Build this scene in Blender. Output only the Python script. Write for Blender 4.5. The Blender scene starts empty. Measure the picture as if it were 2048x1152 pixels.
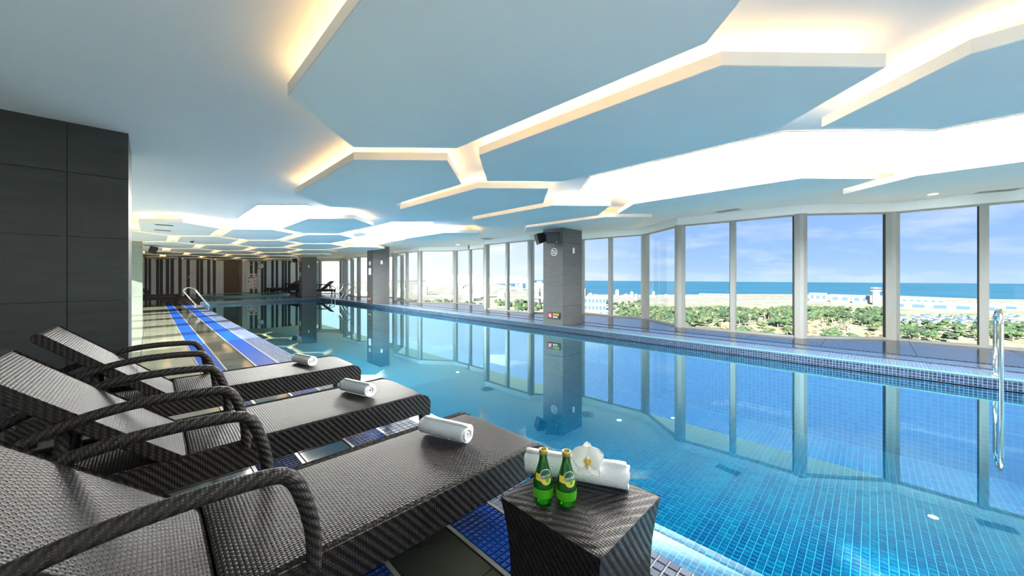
import bpy, bmesh, math, random
import numpy as np
from mathutils import Vector, Matrix, noise
random.seed(7)
PI = math.pi
SC = bpy.context.scene
COL = SC.collection

# ------------------------------------------------------------------ camera
YAW = math.atan2(724.0, 720.0)
cam_d = bpy.data.cameras.new('camera')
cam = bpy.data.objects.new('camera', cam_d)
COL.objects.link(cam)
cam.location = (0, 0, 1.3)
cam.rotation_euler = (PI/2, 0, -YAW)
cam_d.sensor_fit = 'HORIZONTAL'
cam_d.sensor_width = 36.0
cam_d.lens = 36.0*720.0/2048.0
cam_d.shift_y = -21.0/2048.0
cam_d.clip_start = 0.05
cam_d.clip_end = 20000
SC.camera = cam

# ------------------------------------------------------------------ view, render quality
vs = SC.view_settings
SC.display_settings.display_device = 'sRGB'
vs.view_transform = 'Standard'
vs.look = 'None'
vs.gamma = 1.0
vs.use_curve_mapping = False
vs.exposure = 3.3
cy = SC.cycles
cy.use_denoising = True
cy.max_bounces = 10
cy.diffuse_bounces = 5
cy.glossy_bounces = 4
cy.transmission_bounces = 6
cy.transparent_max_bounces = 16
cy.sample_clamp_indirect = 6.0
cy.caustics_reflective = True
cy.caustics_refractive = False

# ------------------------------------------------------------------ node helpers
class NT:
    def __init__(self, tree):
        self.t = tree
    def n(self, kind, **kw):
        nd = self.t.nodes.new(kind)
        for k, v in kw.items():
            if k == 'ins':
                for kk, vv in v.items():
                    self.put(nd.inputs[kk], vv)
            else:
                setattr(nd, k, v)
        return nd
    def put(self, sock, v):
        if isinstance(v, bpy.types.NodeSocket):
            self.t.links.new(v, sock)
        elif isinstance(v, bpy.types.Node):
            self.t.links.new(v.outputs[0], sock)
        else:
            if isinstance(v, (tuple, list)) and len(v) == 3 and sock.type == 'RGBA':
                v = (*v, 1)
            sock.default_value = v
    def m(self, op, a, b=None, c=None, clamp=False):
        nd = self.t.nodes.new('ShaderNodeMath'); nd.operation = op; nd.use_clamp = clamp
        self.put(nd.inputs[0], a)
        if b is not None: self.put(nd.inputs[1], b)
        if c is not None: self.put(nd.inputs[2], c)
        return nd.outputs[0]
    def mix(self, fac, a, b, blend='MIX'):
        nd = self.t.nodes.new('ShaderNodeMix'); nd.data_type = 'RGBA'; nd.blend_type = blend
        self.put(nd.inputs[0], fac); self.put(nd.inputs[6], a); self.put(nd.inputs[7], b)
        return nd.outputs[2]
    def ramp(self, fac, stops, interp='LINEAR'):
        nd = self.t.nodes.new('ShaderNodeValToRGB')
        cr = nd.color_ramp; cr.interpolation = interp
        while len(cr.elements) < len(stops): cr.elements.new(0.5)
        for e, (p, c) in zip(cr.elements, stops):
            e.position = p; e.color = (*c, 1) if len(c) == 3 else c
        self.put(nd.inputs[0], fac)
        return nd.outputs[0]
    def sep(self, v):
        nd = self.t.nodes.new('ShaderNodeSeparateXYZ'); self.put(nd.inputs[0], v); return nd.outputs
    def comb(self, x, y, z):
        nd = self.t.nodes.new('ShaderNodeCombineXYZ')
        self.put(nd.inputs[0], x); self.put(nd.inputs[1], y); self.put(nd.inputs[2], z); return nd.outputs[0]
    def noise(self, vec, scale, detail=4, rough=0.5):
        nd = self.n('ShaderNodeTexNoise', ins={'Vector': vec, 'Scale': scale, 'Detail': detail, 'Roughness': rough})
        return nd.outputs[0]

# ------------------------------------------------------------------ world: hazy blue coastal sky
SKY = 0.108
world = bpy.data.worlds.new('sky'); SC.world = world
world.use_nodes = True
wt = NT(world.node_tree)
for nd in list(world.node_tree.nodes): world.node_tree.nodes.remove(nd)
tc = wt.n('ShaderNodeTexCoord')
sx, sy, sz = wt.sep(tc.outputs['Generated'])
elev = wt.m('MAXIMUM', sz, 0.0)
grad = wt.ramp(wt.m('POWER', elev, 0.6), [(0.0, (0.56, 0.76, 0.98)), (0.16, (0.40, 0.62, 0.98)),
                                         (0.36, (0.29, 0.50, 0.98)), (0.65, (0.28, 0.49, 0.98)), (1.0, (0.2, 0.4, 0.9))])
# clouds on a plane high above
inv = wt.m('DIVIDE', 1.0, wt.m('ADD', elev, 0.16))
cv = wt.comb(wt.m('MULTIPLY', sx, inv), wt.m('MULTIPLY', sy, inv), 0.0)
cn = wt.noise(cv, 0.9, 7, 0.62)
cl = wt.ramp(cn, [(0.50, (0, 0, 0)), (0.75, (1, 1, 1))])
skyc = wt.mix(wt.m('MULTIPLY', cl, 0.6), grad, (1.0, 1.03, 1.12))
# whiter haze along the axis of the pool, where the coast lies in mist
hz = wt.m('MULTIPLY_ADD', sy, 1.0, wt.m('MULTIPLY', sx, -0.25))
hzf = wt.ramp(hz, [(0.15, (0, 0, 0)), (0.80, (1, 1, 1))])
hzf = wt.m('MULTIPLY', hzf, wt.m('SUBTRACT', 1.0, wt.m('MULTIPLY', elev, 1.2), clamp=True))
skyc = wt.mix(hzf, skyc, (1.12, 1.16, 1.25))
bg = wt.n('ShaderNodeBackground', ins={'Color': skyc, 'Strength': SKY})
wo = wt.n('ShaderNodeOutputWorld')
world.node_tree.links.new(bg.outputs[0], wo.inputs[0])

# ------------------------------------------------------------------ sun, from the glazed bay on the deck side
sd = bpy.data.lights.new('sun', 'SUN'); sd.energy = 4.4; sd.angle = math.radians(0.9); sd.color = (1.0, 0.95, 0.86)
sun = bpy.data.objects.new('sun', sd); COL.objects.link(sun)
sv = Vector((-0.87, -0.18, 0.41)).normalized()
sun.rotation_euler = sv.to_track_quat('Z', 'Y').to_euler()

# ------------------------------------------------------------------ lamp levels
LED_E = 1.6
PANEL_E = 5.2
DOWN_E = 5.0

# ------------------------------------------------------------------ mesh builder
class MB:
    def __init__(self):
        self.v = []; self.f = []; self.uv = []; self.mi = []; self.sm = []
    def face(self, pts, M=None, uv=None, mat=0, smooth=False):
        pts = [Vector(p) for p in pts]
        if uv is None:
            nrm = Vector((0, 0, 0))
            for i in range(len(pts)):
                a, b = pts[i], pts[(i+1) % len(pts)]
                nrm += Vector(((a.y-b.y)*(a.z+b.z), (a.z-b.z)*(a.x+b.x), (a.x-b.x)*(a.y+b.y)))
            ax = max(range(3), key=lambda i: abs(nrm[i]))
            uv = [((p.y, p.z), (p.x, p.z), (p.x, p.y))[ax] for p in pts]
        k = len(self.v)
        self.v += [tuple(M @ p) if M else tuple(p) for p in pts]
        self.f.append(tuple(range(k, k+len(pts)))); self.uv.append(uv); self.mi.append(mat); self.sm.append(smooth)
    def box(self, x0, x1, y0, y1, z0, z1, M=None, mat=0, bottom=True):
        a = [(x0,y0,z0),(x1,y0,z0),(x1,y1,z0),(x0,y1,z0),(x0,y0,z1),(x1,y0,z1),(x1,y1,z1),(x0,y1,z1)]
        fs = [(4,5,6,7),(0,1,5,4),(1,2,6,5),(2,3,7,6),(3,0,4,7)]
        if bottom: fs.append((3,2,1,0))
        for f in fs: self.face([a[i] for i in f], M, mat=mat)
    def hexa(self, lo, hi, M=None, mat=0):
        # lo, hi: four corners each (counter-clockwise seen from above)
        n = len(lo)
        self.face(list(hi), M, mat=mat); self.face(list(reversed(lo)), M, mat=mat)
        for i in range(n):
            j = (i+1) % n
            self.face([lo[i], lo[j], hi[j], hi[i]], M, mat=mat)
    def prism(self, poly, z0, z1, M=None, mat=0):
        self.hexa([(x, y, z0) for x, y in poly], [(x, y, z1) for x, y in poly], M, mat)
    def grid(self, fn, nu, nv, M=None, mat=0, smooth=True, uvf=None, flip=False):
        k = len(self.v)
        for i in range(nu+1):
            for j in range(nv+1):
                p = Vector(fn(i/nu, j/nv)); self.v.append(tuple(M @ p) if M else tuple(p))
        for i in range(nu):
            for j in range(nv):
                q = [(i, j), (i+1, j), (i+1, j+1), (i, j+1)]
                if flip: q.reverse()
                self.f.append(tuple(k+a*(nv+1)+b for a, b in q))
                self.uv.append([uvf(a/nu, b/nv) if uvf else (a/nu, b/nv) for a, b in q])
                self.mi.append(mat); self.sm.append(smooth)
    def tube(self, path, r, n=10, M=None, mat=0, caps=True, flat=1.0):
        path = [Vector(p) for p in path]
        T = []
        for i in range(len(path)):
            a = path[max(i-1, 0)]; b = path[min(i+1, len(path)-1)]
            T.append((b-a).normalized())
        up = Vector((0, 1, 0)) if abs(T[0].y) < 0.9 else Vector((1, 0, 0))
        N = (up - T[0]*up.dot(T[0])).normalized()
        rings = []; L = 0
        for i, p in enumerate(path):
            N = (N - T[i]*N.dot(T[i])).normalized(); B = T[i].cross(N)
            if i: L += (p-path[i-1]).length
            rr = r[i] if isinstance(r, (list, tuple)) else r
            rings.append(([p + (N*math.cos(2*PI*k/n) + B*math.sin(2*PI*k/n)*flat)*rr for k in range(n)], L, rr))
        k0 = len(self.v)
        for ring, L, rr in rings: self.v += [tuple(M @ p) if M else tuple(p) for p in ring]
        for i in range(len(rings)-1):
            for k in range(n):
                k2 = (k+1) % n
                self.f.append((k0+i*n+k, k0+i*n+k2, k0+(i+1)*n+k2, k0+(i+1)*n+k))
                w = 2*PI*rings[i][2]/n
                self.uv.append([(rings[i][1], k*w), (rings[i][1], (k+1)*w), (rings[i+1][1], (k+1)*w), (rings[i+1][1], k*w)])
                self.mi.append(mat); self.sm.append(True)
        if caps:
            self.face(list(reversed(rings[0][0])), M, mat=mat); self.face(rings[-1][0], M, mat=mat)
    def lathe(self, prof, n=24, M=None, mat=0, smooth=True):
        k = len(self.v); L = len(prof)
        for i in range(n):
            a = 2*PI*i/n
            for r, z in prof:
                p = Vector((r*math.cos(a), r*math.sin(a), z)); self.v.append(tuple(M @ p) if M else tuple(p))
        for i in range(n):
            i2 = (i+1) % n
            for j in range(L-1):
                self.f.append((k+i*L+j, k+i2*L+j, k+i2*L+j+1, k+i*L+j+1))
                self.uv.append([(i/n, prof[j][1]), ((i+1)/n, prof[j][1]), ((i+1)/n, prof[j+1][1]), (i/n, prof[j+1][1])])
                self.mi.append(mat); self.sm.append(smooth)
    def blob(self, c, r, sub=1, jit=0.2, mat=0, rnd=random):
        bm = bmesh.new(); bmesh.ops.create_icosphere(bm, subdivisions=sub, radius=1)
        k = len(self.v)
        bm.verts.ensure_lookup_table()
        for v in bm.verts:
            s = 1 + rnd.uniform(-jit, jit)
            self.v.append((c[0]+v.co.x*r[0]*s, c[1]+v.co.y*r[1]*s, c[2]+v.co.z*r[2]*s))
        for f in bm.faces:
            ids = [v.index for v in f.verts]
            self.f.append(tuple(k+i for i in ids)); self.uv.append([(0, 0)]*len(ids)); self.mi.append(mat); self.sm.append(False)
        bm.free()
    def mesh(self, name, mats):
        me = bpy.data.meshes.new(name)
        me.from_pydata(self.v, [], self.f)
        uvl = me.uv_layers.new(name='UVMap')
        flat = [c for face in self.uv for p in face for c in p]
        uvl.data.foreach_set('uv', flat)
        for m in (mats if isinstance(mats, (list, tuple)) else [mats]): me.materials.append(m)
        me.polygons.foreach_set('material_index', self.mi)
        me.polygons.foreach_set('use_smooth', self.sm)
        me.update()
        return me
    def build(self, name, mats, parent=None, loc=None, weld=False, bevel=0, seg=2, angle=40):
        me = self.mesh(name, mats)
        if weld:
            bm = bmesh.new(); bm.from_mesh(me); bmesh.ops.remove_doubles(bm, verts=bm.verts, dist=1e-5); bm.to_mesh(me); bm.free()
        o = link(name, me, parent, loc)
        if bevel:
            if not weld:
                bm = bmesh.new(); bm.from_mesh(me); bmesh.ops.remove_doubles(bm, verts=bm.verts, dist=1e-5); bm.to_mesh(me); bm.free()
            md = o.modifiers.new('bevel', 'BEVEL'); md.width = bevel; md.segments = seg; md.limit_method = 'ANGLE'; md.angle_limit = math.radians(angle)
        return o

def link(name, data, parent=None, loc=None, rotz=0):
    o = bpy.data.objects.new(name, data); COL.objects.link(o)
    if parent: o.parent = parent
    if loc: o.location = loc
    if rotz: o.rotation_euler = (0, 0, rotz)
    return o
def empty(name, loc=(0, 0, 0), rotz=0, parent=None):
    o = link(name, None, parent, loc, rotz); o.empty_display_size = 0.1
    return o
def tag(o, label=None, cat=None, group=None, kind=None):
    if label: o['label'] = label
    if cat: o['category'] = cat
    if group: o['group'] = group
    if kind: o['kind'] = kind
    return o
def struct(o, label=None):
    o['kind'] = 'structure'
    if label: o['label'] = label
    return o
KIDS = {}
def dup(o, loc=None, rotz=None, parent=None, label=None, group=None):
    c = o.copy(); COL.objects.link(c)
    if parent: c.parent = parent
    if loc is not None: c.location = loc
    if rotz is not None: c.rotation_euler = (0, 0, rotz)
    if label: c['label'] = label
    if group: c['group'] = group
    for ch in list(o.children): dup(ch, parent=c)
    return c
def text_mesh(s, size):
    cu = bpy.data.curves.new('t', 'FONT'); cu.body = s; cu.size = size; cu.align_x = 'CENTER'; cu.align_y = 'CENTER'; cu.resolution_u = 3
    o = bpy.data.objects.new('t', cu); COL.objects.link(o)
    dg = bpy.context.evaluated_depsgraph_get()
    me = bpy.data.meshes.new_from_object(o.evaluated_get(dg))
    bpy.data.objects.remove(o); bpy.data.curves.remove(cu)
    return me

# ------------------------------------------------------------------ materials
def base(name):
    m = bpy.data.materials.new(name); m.use_nodes = True
    t = NT(m.node_tree)
    for nd in list(m.node_tree.nodes): m.node_tree.nodes.remove(nd)
    out = t.n('ShaderNodeOutputMaterial')
    return m, t, out
def simple(name, col, rough=0.5, metal=0.0, var=0.0, scale=8, bump=0.0, spec=0.5, coat=0.0, stretch=None):
    m, t, out = base(name)
    p = t.n('ShaderNodeBsdfPrincipled', ins={'Base Color': col, 'Roughness': rough, 'Metallic': metal, 'Specular IOR Level': spec, 'Coat Weight': coat})
    if var or bump:
        tcd = t.n('ShaderNodeTexCoord')
        vec = tcd.outputs['Object']
        if stretch:
            mp = t.n('ShaderNodeMapping', ins={'Vector': vec, 'Scale': stretch}); vec = mp.outputs[0]
        nz = t.noise(vec, scale, 5)
        if var:
            c2 = tuple(min(1, c*(1+var)) for c in col); c1 = tuple(c*(1-var) for c in col)
            t.put(p.inputs['Base Color'], t.ramp(nz, [(0.3, c1), (0.7, c2)]))
        if bump:
            b = t.n('ShaderNodeBump', ins={'Height': nz, 'Strength': bump, 'Distance': 0.01})
            t.put(p.inputs['Normal'], b.outputs[0])
    m.node_tree.links.new(p.outputs[0], out.inputs[0])
    return m
def emit(name, col, s):
    m, t, out = base(name)
    e = t.n('ShaderNodeEmission', ins={'Color': col, 'Strength': s})
    m.node_tree.links.new(e.outputs[0], out.inputs[0])
    return m
def weave(name, su, sv, mode='plain', dark=(0.003, 0.0026, 0.0025), light=(0.038, 0.028, 0.025)):
    m, t, out = base(name)
    uvn = t.n('ShaderNodeTexCoord')
    u, v, _ = t.sep(uvn.outputs['UV'])
    if mode == 'table':
        au = t.m('ABSOLUTE', u); av = t.m('ABSOLUTE', v)
        q = t.m('GREATER_THAN', au, av)
        ua = t.m('ADD', t.m('MULTIPLY', q, u), t.m('MULTIPLY', t.m('SUBTRACT', 1.0, q), v))
        va = t.m('ADD', t.m('MULTIPLY', q, v), t.m('MULTIPLY', t.m('SUBTRACT', 1.0, q), u))
        u, v = ua, va
    U = t.m('DIVIDE', u, su); V = t.m('DIVIDE', v, sv)
    fu = t.m('FRACT', U); fv = t.m('FRACT', V)
    iu = t.m('FLOOR', U); iv = t.m('FLOOR', V)
    bead = t.m('MULTIPLY', t.m('SINE', t.m('MULTIPLY', fu, PI)), t.m('SINE', t.m('MULTIPLY', fv, PI)))
    if mode == 'plain':
        par = t.m('ABSOLUTE', t.m('MODULO', t.m('ADD', iu, iv), 2.0))
        h = t.m('MULTIPLY', bead, t.m('MULTIPLY_ADD', par, 0.7, 0.3))
    else:
        # twill: diagonal ribs three strands wide, beaded
        d = t.m('ADD', U, V) if mode != 'table' else t.m('ADD', U, t.m('MULTIPLY', V, 0.5))
        rib = t.m('MULTIPLY_ADD', t.m('SINE', t.m('MULTIPLY', d, 2*PI/3.5)), 0.5, 0.5)
        h = t.m('MULTIPLY', t.m('MULTIPLY_ADD', bead, 0.55, 0.45), t.m('MULTIPLY_ADD', rib, 0.85, 0.15))
    wn = t.n('ShaderNodeTexWhiteNoise', noise_dimensions='2D', ins={'Vector': t.comb(iv, t.m('FLOOR', t.m('DIVIDE', iu, 40.0)), 0.0)})
    tint = t.mix(t.m('MULTIPLY', wn.outputs[0], 0.55), light, tuple(c*k for c, k in zip(light, (1.15, 0.82, 0.75))))
    col = t.mix(t.m('POWER', h, 0.8), dark, tint)
    p = t.n('ShaderNodeBsdfPrincipled', ins={'Base Color': col, 'Roughness': 0.42, 'Specular IOR Level': 0.42 if mode == 'plain' else 0.28})
    b = t.n('ShaderNodeBump', ins={'Height': h, 'Strength': 0.9, 'Distance': 0.004})
    t.put(p.inputs['Normal'], b.outputs[0])
    m.node_tree.links.new(p.outputs[0], out.inputs[0])
    return m
def mosaic(name, pitch, cols, grout, gw=0.08, rough=0.25, spec=0.5, geo=False, axes='xy'):
    # random coloured small square tiles laid on world position
    m, t, out = base(name)
    g = t.n('ShaderNodeNewGeometry')
    x, y, z = t.sep(g.outputs['Position'])
    nx, ny, nz = t.sep(g.outputs['Normal'])
    hor = t.m('GREATER_THAN', t.m('ABSOLUTE', nz), 0.5)
    xw = t.m('GREATER_THAN', t.m('ABSOLUTE', nx), 0.5)
    a = t.m('ADD', t.m('MULTIPLY', xw, y), t.m('MULTIPLY', t.m('SUBTRACT', 1.0, xw), x))
    b = t.m('ADD', t.m('MULTIPLY', hor, y), t.m('MULTIPLY', t.m('SUBTRACT', 1.0, hor), z))
    U = t.m('DIVIDE', a, pitch); V = t.m('DIVIDE', b, pitch)
    wn = t.n('ShaderNodeTexWhiteNoise', noise_dimensions='2D', ins={'Vector': t.comb(t.m('FLOOR', U), t.m('FLOOR', V), 0.0)})
    k = len(cols)
    col = t.ramp(wn.outputs[0], [(i/max(k, 1), c) for i, c in enumerate(cols)], 'CONSTANT')
    if not geo:
        fu = t.m('FRACT', U); fv = t.m('FRACT', V)
        e = t.m('MINIMUM', t.m('MINIMUM', fu, t.m('SUBTRACT', 1.0, fu)), t.m('MINIMUM', fv, t.m('SUBTRACT', 1.0, fv)))
        col = t.mix(t.m('LESS_THAN', e, gw/2), col, grout)
    p = t.n('ShaderNodeBsdfPrincipled', ins={'Base Color': col, 'Roughness': rough, 'Specular IOR Level': spec})
    m.node_tree.links.new(p.outputs[0], out.inputs[0])
    return m

M = {}
M['white'] = simple('white_plaster', (0.88, 0.88, 0.87), 0.7, var=0.02, scale=2)
M['ceil'] = simple('ceiling_plaster', (0.84, 0.85, 0.85), 0.8, var=0.02, scale=1.0)
M['blue_board'] = simple('pale_blue_board', (0.88, 0.89, 0.85), 0.65, var=0.03, scale=0.9)
M['rim'] = simple('white_rim', (0.84, 0.83, 0.80), 0.6)
M['led'] = emit('warm_led', (1.0, 0.64, 0.29), LED_E)
M['led_low'] = emit('dim_warm_led', (1.0, 0.64, 0.29), LED_E*0.4)
M['panel_light'] = emit('white_light_panel', (1.0, 0.99, 0.93), PANEL_E)
M['down'] = emit('downlight_lamp', (1.0, 0.95, 0.85), DOWN_E)
M['stone'] = simple('grey_stone_tile', (0.0252, 0.0272, 0.0265), 0.42, var=0.18, scale=3, stretch=(1, 1, 6))
M['stone_l'] = simple('mid_grey_stone_tile', (0.1027, 0.1000, 0.1017), 0.42, var=0.12, scale=3, stretch=(1, 1, 5))
M['stone_g'] = simple('pale_green_stone_tile', (0.2448, 0.2856, 0.2516), 0.35, var=0.1, scale=2)
M['joint'] = simple('dark_joint', (0.05, 0.05, 0.05), 0.8)
M['steel'] = simple('polished_steel', (0.75, 0.75, 0.74), 0.12, 1.0)
M['alu'] = simple('pale_mullion_paint', (0.3420, 0.3420, 0.3325), 0.45)
M['alu_d'] = simple('grey_green_mullion_paint', (0.42, 0.47, 0.46), 0.4)
M['gasket'] = simple('black_gasket', (0.02, 0.02, 0.02), 0.6)
M['deck'] = simple('pale_olive_deck_tile', (0.1454, 0.1539, 0.1155), 0.10, var=0.2, scale=2.5, spec=0.7)
M['deck_k'] = simple('dark_olive_deck_tile', (0.0374, 0.0408, 0.0320), 0.07, var=0.2, scale=2.5, spec=0.8)
M['deck_d'] = simple('dark_slate_tile', (0.0130, 0.0231, 0.0347), 0.16, var=0.25, scale=2.0, spec=0.6)
M['grout'] = simple('deck_grout', (0.10, 0.10, 0.09), 0.8)
M['strip'] = simple('pale_metal_strip', (0.1768, 0.1768, 0.1598), 0.35, 0.3)
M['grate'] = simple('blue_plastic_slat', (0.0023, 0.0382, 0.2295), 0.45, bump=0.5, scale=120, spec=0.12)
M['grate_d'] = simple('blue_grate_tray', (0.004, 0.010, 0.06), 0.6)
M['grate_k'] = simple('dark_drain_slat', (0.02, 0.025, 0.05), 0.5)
GW = (0.62, 0.74, 0.84)
M['mos'] = mosaic('blue_grey_mosaic', 0.05, [(0.036, 0.050, 0.10), (0.056, 0.075, 0.13), (0.080, 0.10, 0.155), (0.044, 0.06, 0.11)], GW, geo=True, rough=0.5, spec=0.15)
M['mos_flat'] = mosaic('blue_curb_mosaic', 0.035, [(0.008, 0.013, 0.046), (0.013, 0.022, 0.066), (0.022, 0.034, 0.086), (0.01, 0.016, 0.054)], (0.12, 0.16, 0.20), gw=0.15)
M['mos_top'] = mosaic('pale_curb_mosaic', 0.035, [(0.03, 0.065, 0.13), (0.042, 0.085, 0.15), (0.055, 0.10, 0.17)], (0.17, 0.22, 0.26), gw=0.14)
M['nosing'] = simple('teal_nosing', (0.0910, 0.2100, 0.2450), 0.3)
PC = [(0.0, 0.050, 0.128), (0.0, 0.069, 0.150), (0.0, 0.092, 0.168), (0.0, 0.057, 0.136), (0.001, 0.110, 0.186)]
M['pool'] = mosaic('pool_mosaic', 0.055, PC, (0.12, 0.26, 0.32), gw=0.10, rough=0.55, spec=0.12)
M['pool_geo'] = mosaic('pool_mosaic_tiles', 0.055, PC, GW, geo=True, rough=0.55, spec=0.12)
M['pool_grout'] = simple('pool_grout', (0.1200, 0.2560, 0.3200), 0.8)
M['wicker'] = weave('brown_wicker', 0.0135, 0.0115, 'plain')
M['wicker_side'] = weave('brown_wicker_twill', 0.010, 0.012, 'twill', light=(0.030, 0.025, 0.023))
M['wicker_arm'] = weave('brown_wicker_wrap', 0.010, 0.009, 'twill', light=(0.046, 0.039, 0.037))
M['wicker_table'] = weave('brown_wicker_table', 0.009, 0.011, 'table', light=(0.070, 0.062, 0.060))
M['black'] = simple('matt_black', (0.012, 0.012, 0.014), 0.45)
M['darkgrey'] = simple('dark_grey_plastic', (0.05, 0.055, 0.06), 0.5)
M['towel'] = simple('white_towelling', (0.86, 0.86, 0.88), 0.95, bump=0.6, scale=140, spec=0.1)
M['white_p'] = simple('white_plastic', (0.85, 0.85, 0.85), 0.4)
M['red'] = simple('red_print', (0.55, 0.02, 0.02), 0.5)
M['yellow'] = simple('yellow_print', (0.85, 0.62, 0.04), 0.5)
M['wood'] = simple('grey_washed_board', (0.74, 0.80, 0.90), 0.6, var=0.12, scale=5, stretch=(6, 6, 0.4))
M['slate_strip'] = simple('charcoal_strip', (0.055, 0.065, 0.075), 0.6)
M['brown'] = simple('brown_veneer', (0.13, 0.085, 0.055), 0.5, var=0.2, scale=3, stretch=(6, 6, 0.5))
M['brown_l'] = simple('brown_jamb', (0.22, 0.12, 0.06), 0.5)

def glass_pane():
    m, t, out = base('window_glass')
    tr = t.n('ShaderNodeBsdfTransparent', ins={'Color': (0.965, 0.985, 0.985)})
    gl = t.n('ShaderNodeBsdfGlossy', ins={'Color': (1, 1, 1), 'Roughness': 0.0})
    fr = t.n('ShaderNodeFresnel', ins={'IOR': 1.25})
    mx = t.n('ShaderNodeMixShader', ins={0: t.m('MULTIPLY', fr.outputs[0], 0.10)})
    m.node_tree.links.new(tr.outputs[0], mx.inputs[1]); m.node_tree.links.new(gl.outputs[0], mx.inputs[2])
    m.node_tree.links.new(mx.outputs[0], out.inputs[0])
    return m
M['pane'] = glass_pane()
def water():
    m, t, out = base('pool_water')
    g = t.n('ShaderNodeNewGeometry')
    nz = t.noise(g.outputs['Position'], 1.3, 3)
    b = t.n('ShaderNodeBump', ins={'Height': nz, 'Strength': 0.006, 'Distance': 0.02})
    tr = t.n('ShaderNodeBsdfTransparent', ins={'Color': (0.30, 0.85, 0.95)})
    gl = t.n('ShaderNodeBsdfGlossy', ins={'Color': (0.60, 0.94, 1.0), 'Roughness': 0.0, 'Normal': b.outputs[0]})
    lw = t.n('ShaderNodeLayerWeight', ins={'Blend': 0.5})
    fac = t.ramp(lw.outputs['Facing'], [(0.0, (0.004,)*3), (0.42, (0.005,)*3), (0.49, (0.08,)*3), (0.56, (0.30,)*3), (0.67, (0.58,)*3), (0.83, (0.84,)*3), (1.0, (0.97,)*3)])
    mx = t.n('ShaderNodeMixShader', ins={0: fac})
    m.node_tree.links.new(tr.outputs[0], mx.inputs[1]); m.node_tree.links.new(gl.outputs[0], mx.inputs[2])
    m.node_tree.links.new(mx.outputs[0], out.inputs[0])
    return m
M['water'] = water()
def bottle_glass():
    m, t, out = base('green_bottle_glass')
    tr = t.n('ShaderNodeBsdfTransparent', ins={'Color': (0.13, 0.66, 0.10)})
    df = t.n('ShaderNodeBsdfDiffuse', ins={'Color': (0.015, 0.22, 0.015)})
    gl = t.n('ShaderNodeBsdfGlossy', ins={'Color': (1, 1, 1), 'Roughness': 0.03})
    fr = t.n('ShaderNodeFresnel', ins={'IOR': 1.5})
    a = t.n('ShaderNodeMixShader', ins={0: 0.35}); b = t.n('ShaderNodeMixShader', ins={0: fr.outputs[0]})
    L = m.node_tree.links
    L.new(tr.outputs[0], a.inputs[1]); L.new(df.outputs[0], a.inputs[2])
    L.new(a.outputs[0], b.inputs[1]); L.new(gl.outputs[0], b.inputs[2]); L.new(b.outputs[0], out.inputs[0])
    return m
M['bottle'] = bottle_glass()
M['lime'] = simple('lime_glow_and_print', (0.07, 0.42, 0.01), 0.3)
M['dgreen'] = simple('dark_green_print', (0.0, 0.10, 0.03), 0.35)
M['gold'] = simple('gold_cap', (0.62, 0.48, 0.14), 0.35, 0.6)
M['petal'] = simple('white_petal', (0.90, 0.88, 0.84), 0.6)
M['lip'] = simple('yellow_orchid_lip', (0.80, 0.50, 0.06), 0.5)

# ================================================================== STRUCTURE
XL, XR = 1.69, 6.95           # pool edges
YF = 22.45                    # far pool end
Y0 = -6.0                     # back of the room
YB = 34.0                     # far wall
RZ = 0.13                     # height of the right and far decks
ZS, ZP = 2.70, 2.50           # ceiling, underside of hexagon panels

# window wall in plan: corners (thick) and middle mullions (thin)
WP = [(9.85, -2.45, 1), (9.85, -1.35, 0), (9.90, -0.28, 1), (8.93, 0.97, 1), (8.91, 2.10, 0), (8.85, 3.18, 1), (9.97, 4.54, 1),
      (9.90, 5.60, 0), (9.90, 6.65, 1), (8.86, 7.92, 1), (8.82, 8.98, 0), (8.86, 10.10, 1), (9.90, 11.35, 1), (9.90, 12.40, 0),
      (9.90, 13.50, 1), (8.90, 14.90, 1), (8.85, 16.0, 0), (8.85, 17.15, 1), (9.90, 18.40, 1), (9.90, 19.45, 0), (9.90, 20.50, 1),
      (8.87, 21.80, 1), (8.87, 22.90, 0), (8.87, 24.00, 1), (9.90, 25.30, 1), (9.90, 26.40, 0), (9.90, 27.50, 1), (8.87, 28.80, 1), (8.87, 29.9, 0),
      (8.87, 31.00, 1), (9.90, 32.2, 1), (9.90, YB, 1)]

# ---- near deck (left of the pool)
floor = MB(); floor.box(-3.0, XL-0.002, Y0, YB, -0.30, -0.014); FL = struct(floor.build('floor', M['grout']))
def tile_mesh(name, w, l, h, mat, c=0.004):
    b = MB()
    b.hexa([(-w/2, -l/2, -h), (w/2, -l/2, -h), (w/2, l/2, -h), (-w/2, l/2, -h)], [(-w/2, -l/2, -c), (w/2, -l/2, -c), (w/2, l/2, -c), (-w/2, l/2, -c)])
    b.f.pop(0); b.uv.pop(0); b.mi.pop(0); b.sm.pop(0)
    b.hexa([(-w/2, -l/2, -c), (w/2, -l/2, -c), (w/2, l/2, -c), (-w/2, l/2, -c)], [(-w/2+c, -l/2+c, 0), (w/2-c, -l/2+c, 0), (w/2-c, l/2-c, 0), (-w/2+c, l/2-c, 0)])
    return b.mesh(name, mat)
tm = tile_mesh('tile', 0.594, 0.594, 0.014, M['deck'])
n = 0
rest = MB()
for i in range(8):
    for j in range(63):
        cx, cyy = 0.49-0.3-0.6*i, Y0+0.3+0.6*j
        if cx < -2.7: continue
        if cyy > 5.0 and cyy < 6.2 and cx < -0.4: pass
        if i < 4 and -0.5 < cyy < 26:
            link('tile', tm, FL, (cx, cyy, 0))
        else:
            rest.box(cx-0.297, cx+0.297, cyy-0.297, cyy+0.297, -0.014, 0, bottom=False, mat=1 if cyy < -0.6 else 0)
o = rest.build('outer_tiles', [M['deck'], simple('added_bounce_tile', (0.50, 0.50, 0.46), 0.4)], FL); o['kind'] = 'stuff'  # pale floor behind the camera is added to bounce sunlight upward
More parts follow.
